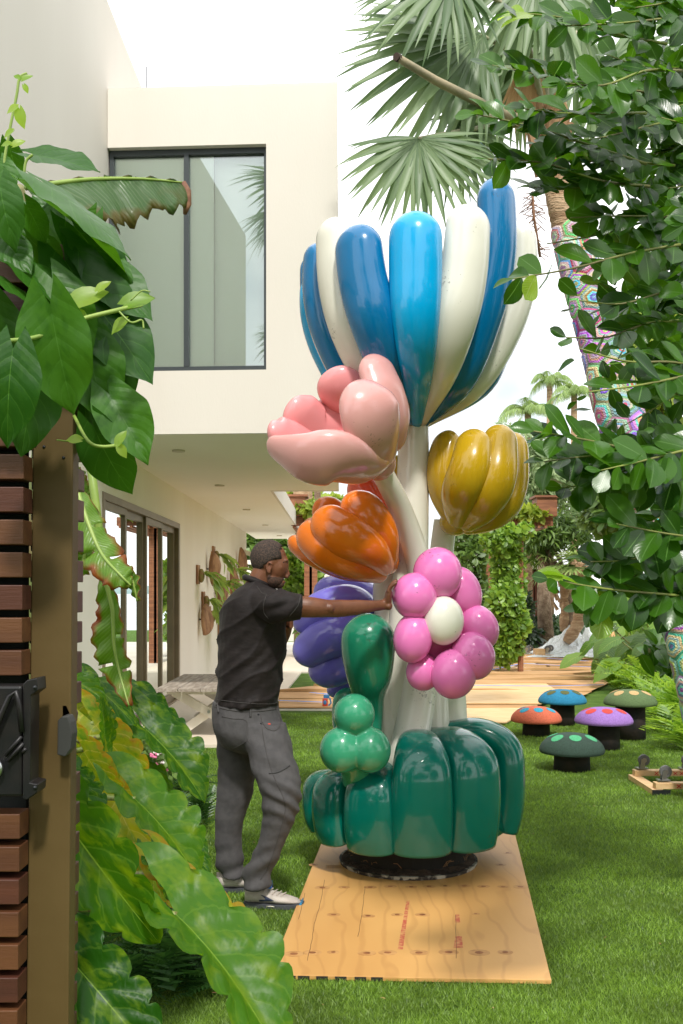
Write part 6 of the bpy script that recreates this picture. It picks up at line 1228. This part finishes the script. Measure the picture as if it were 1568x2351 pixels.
m = M(); m.tube([U(120, 900, 3.6), U(150, 1000, 3.45), U(172, 1110, 3.3)], .018, 8); m.build('stalk', grn, ban, True); m = M(); m.tube([U(120, 900, 3.6), U(210, 1080, 3.5), U(240, 1325, 3.4)], .016, 8); m.build('stalk', grn, ban, True)
# ------------------------------------------------------------ elephant ears in the bed
ee = leafmat('elephant_ear_leaf', (.018, .085, .005), (.06, .17, .010), tr=.46, rough=.38, coat=0, spec=.27, veins=.2, vcol=(.19, .33, .04), nsides=7, spread=.05, ribw=.016, blotch=(.14, .24, .012))
eey = leafmat('elephant_ear_leaf_yellow_backlit', (.20, .27, .015), (.33, .33, .02), tr=.5, rough=.4, spec=.25, veins=.6, vcol=(.42, .40, .06), nsides=7, spread=.06, ribw=.02, blotch=(.10, .22, .015), edge=(.34, .22, .02))  # yellow leaf colour partly stands in for backlight through the blade
def ear(t): return .40*math.sin(PI*min(1, .05+t*.95))**.62*(1-t*.22)+.002
EL_ = [leafgrid(1, ear, 7, 42, f, dr, wv, 1.7, lobe=.55, seed=i, ruf=.03, pil=.05, pn=6, scal=.31) for i, (f, dr, wv) in enumerate([(.25, .25, .05), (.5, .28, .05), (.15, .5, .05), (.7, .2, .05), (-.2, .35, .06)])]
em = [uvmesh('leaf', *q, ee) for q in EL_]; emy = [uvmesh('leaf', *q, eey) for q in EL_]
def ears(label, root, leaves):
    e = thing('elephant_ear_plant', label, 'plant', root, 'elephant ear plants in the left bed')
    for i, (a, b_, Da, c, d, Db, wd_, nn, yl, mi) in enumerate(leaves):
        P, Q = U(a, b_, Da), U(c, d, Db); L = (Q-P).length; o = link('leaf', (emy if yl else em)[mi], e); o.matrix_basis = frame(P, Q, nn) @ Matrix.Diagonal((L*wd_*.58, L, L*.9, 1))
        rt = Vector(root)+Vector((rnd(-.1, .1), rnd(-.1, .1), 0)); md = (rt+P)/2; md = Vector((rt.x*.75+P.x*.25, rt.y*.75+P.y*.25, P.z*.72+.05)); pt = cat([tuple(rt), tuple(md), tuple((md*.35+P*.65)+Vector((0, 0, .04))), tuple(P)], 6)
        m = M(); m.tube([Vector(p_[:3]) for p_ in pt], list(np.linspace(.020, .0095, len(pt))), 9); m.build('stalk', stalkm, e, True)
ears('elephant ear plant nearest the camera, its big drooping leaf reaching the plywood corner', (-1.35, 3.3, 0), [
    (405, 2101, 2.75, 684, 2362, 2.5, 1.45, (.61, -.5, .61), 0, 1), (420, 2010, 3.05, 634, 2182, 2.95, 1.1, (.4, -.5, .75), 1, 4), (361, 1977, 3.1, 432, 2066, 3.0, 2.0, (.6, -.5, .6), 0, 1), (112, 1830, 2.7, 350, 2171, 2.6, 1.1, (-.2, -.85, .55), 0, 1), (150, 2190, 2.5, 372, 2440, 2.35, 1.25, (.1, -.8, .6), 0, 0), (120, 2290, 2.5, 240, 2460, 2.4, 1.2, (-.3, -.8, .5), 0, 2)])
ears('elephant ear plant in the middle of the bed with upright folded leaves', (-1.45, 4.1, 0), [
    (310, 1835, 3.4, 480, 1988, 3.35, 1.75, (.6, -.5, .6), 0, 1), (361, 1900, 3.7, 488, 1975, 3.6, 1.3, (.3, -.5, .8), 0, 1), (250, 1800, 3.7, 332, 2018, 3.5, 1.3, (-.4, -.8, .3), 1, 0), (215, 1660, 3.7, 330, 1800, 3.6, 1.3, (-.2, -.8, .5), 1, 2), (150, 1770, 3.3, 240, 1880, 3.2, 1.3, (-.2, -.8, .6), 0, 0), (190, 1720, 3.5, 260, 1850, 3.5, 1.3, (-.3, -.9, .1), 1, 4), (240, 1690, 3.6, 238, 1600, 3.6, 1.1, (.7, -.8, 0), 0, 3), (330, 1990, 3.4, 400, 2050, 3.3, 1.3, (.2, -.7, .6), 1, 2)])
ears('elephant ear plant furthest back, spreading its leaves in front of the patio table', (-1.6, 5.0, 0), [
    (332, 1672, 4.4, 490, 1808, 4.3, 1.5, (.5, -.5, .7), 0, 1), (318, 1600, 4.5, 448, 1690, 4.5, 1.1, (.3, -.5, .8), 0, 0), (180, 1545, 4.3, 312, 1635, 4.2, 1.15, (.1, -.7, .7), 0, 4), (130, 1540, 4.0, 235, 1590, 3.9, 1.2, (-.1, -.7, .7), 0, 0), (170, 1640, 4.1, 295, 1700, 4.0, 1.3, (0, -.8, .5), 1, 1), (285, 1712, 4.3, 440, 1828, 4.3, .95, (.3, -.5, .8), 0, 4), (225, 1610, 4.6, 330, 1690, 4.6, 1.3, (.1, -.9, .5), 0, 2), (250, 1680, 4.4, 310, 1780, 4.3, 1.3, (-.3, -.9, .3), 0, 0)])
# low ferns, leaf litter and flowers in the bed
dkf = leafmat('dark_fern', (.015, .06, .012), (.05, .13, .025), tr=.25, rough=.35)
for i, (x, y, s, lb) in enumerate([(300, 2160, .34, 'nearest, under the drooping leaf'), (420, 2230, .30, 'spreading onto the lawn left of the plywood'), (350, 2290, .34, 'low at the bottom of the picture'), (250, 2080, .32, 'between the stalks'), (340, 2050, .28, 'beside the dry leaf litter'), (400, 1960, .28, 'right of the folded leaves'), (450, 1900, .26, 'by the lawn near the man'), (420, 1820, .28, 'under the long lobed leaf'), (220, 2250, .34, 'behind the gate post'), (470, 2290, .22, 'farthest out on the lawn')]): fern('dark green lobed fern '+lb, G(x, y), 34, s, 'dark ferns in the left bed', dkf)
lit = leafmat('leaf_litter', (.16, .07, .03), (.45, .26, .12), tr=.1, rough=.8); L = []
for i in range(900):
    y = rnd(1900, 2330); x = rnd(150, 470-max(0, y-2200)*.4); g = G(x, y); g.z = .035+rnd(0, .02)
    if g.x > -1.15: continue
    a = rnd(0, 6.28); L.append((i, frame(g, g+Vector((math.cos(a), math.sin(a), rnd(-.2, .4))), (rnd(-.4, .4), rnd(-.4, .4), 1)) @ Matrix.Scale(rnd(.03, .075), 4)))
o = bulk('leaf_litter', LB_l, L, lit); 
L = []
for i in range(46):
    g = G(rnd(500, 1560), rnd(1700, 2340)); a = rnd(0, 6.28)
    if -.35 < g.x < 1.1 and 4.2 < g.y < 6.9: continue
    g.z = .022; L.append((i, frame(g, g+Vector((math.cos(a), math.sin(a), .1)), (rnd(-.3, .3), rnd(-.3, .3), 1)) @ Matrix.Scale(rnd(.012, .035), 4)))
bulk('fallen_leaves', LB_l, L, lit)
e = thing('lantana_plant', 'small pink flowering plant at the patio corner under the elephant ear', 'flower', G(360, 1800)); cl = [(U(355, 1735, 6.4), (.16, .16, .14)), (U(345, 1770, 6.2), (.18, .18, .12)), (U(375, 1745, 6.4), (.12, .12, .1)), (U(340, 1725, 6.4), (.12, .12, .1))]; leafmass('foliage', cl, 500, .045, LB_b, gm1, e)
pk = mat('pink_flower', (.75, .20, .36), .6); wh = mat('pale_flower', (.8, .72, .7), .6)
for x, y, c in ((352, 1735, pk), (357, 1757, pk), (377, 1768, pk), (340, 1745, wh), (372, 1748, wh), (335, 1762, pk), (362, 1728, wh)):
    m = M(); p = U(x, y, 6.15); rr = random.Random(x)
    for q in range(9): m.ell(p+Vector((rr.uniform(-.02, .02), rr.uniform(-.01, .01), rr.uniform(-.012, .012))), .009, 6, 4)
    m.build('flower_head', c, e, True)
m = M(); m.tube([G(360, 1800), U(355, 1735, 6.4)], .012, 6); m.build('stem', bark, e, True)
# ------------------------------------------------------------ what stands behind the camera and shows in glass and lacquer
def backpalm(label, x, y, h, rad):
    e = thing('tall_palm', label, 'palm', (x, y, 0), 'palms behind the viewer'); m = M(); m.tube([(x, y, 0), (x+.2, y, h*.5), (x, y, h)], [.25, .18, .15], 12); m.build('trunk', palmbark, e, True)
    for i in range(16):
        a = 2*PI*i/16; el = rnd(-.6, .9); d = Vector((math.cos(a)*math.cos(el), math.sin(a)*math.cos(el), math.sin(el))); fan_bulk(e, Vector((x, y, h))+d*rad*.5, d, (0, .5, 1), rad, 26, 95, palmleaf)
backpalm('tall fan palm reflected in the upstairs window', -2.2, -6, 11.7, 1.7)
backpalm('second fan palm reflected low in the upstairs window', -3.0, -9.0, 9.0, 1.2)
for lb, x, y, z, rx_, rz, n in (('broad tree behind the viewer to the left', -8, -12, 4.0, 4.0, 3.0, 2600), ('broad tree behind the viewer', 0.5, -14, 3.6, 4.0, 2.8, 2600), ('broad tree behind the viewer to the right', 8, -10, 4.4, 4.0, 3.4, 2600), ('tall tree off to the right of the lawn', 9.5, 4, 4.0, 3.0, 3.4, 2600), ('tree off to the right beyond the ferns', 10.5, 12, 4.2, 3.4, 3.4, 2600)):
    e = thing('garden_tree', lb, 'tree', (x, y, 0), 'trees around the lawn'); cl = [(Vector((x, y, z))+Vector((d.x*rx_*.7, d.y*rx_*.7, d.z*rz*.7)), (rx_*.4, rx_*.4, rz*.35)) for d in [rdir() for _ in range(26)]]; leafmass('crown', cl, n, .42, LB_b, gm1, e); m = M(); m.tube([(x, y, 0), (x, y, z)], [.25, .15], 10); m.build('trunk', bark, e, True)
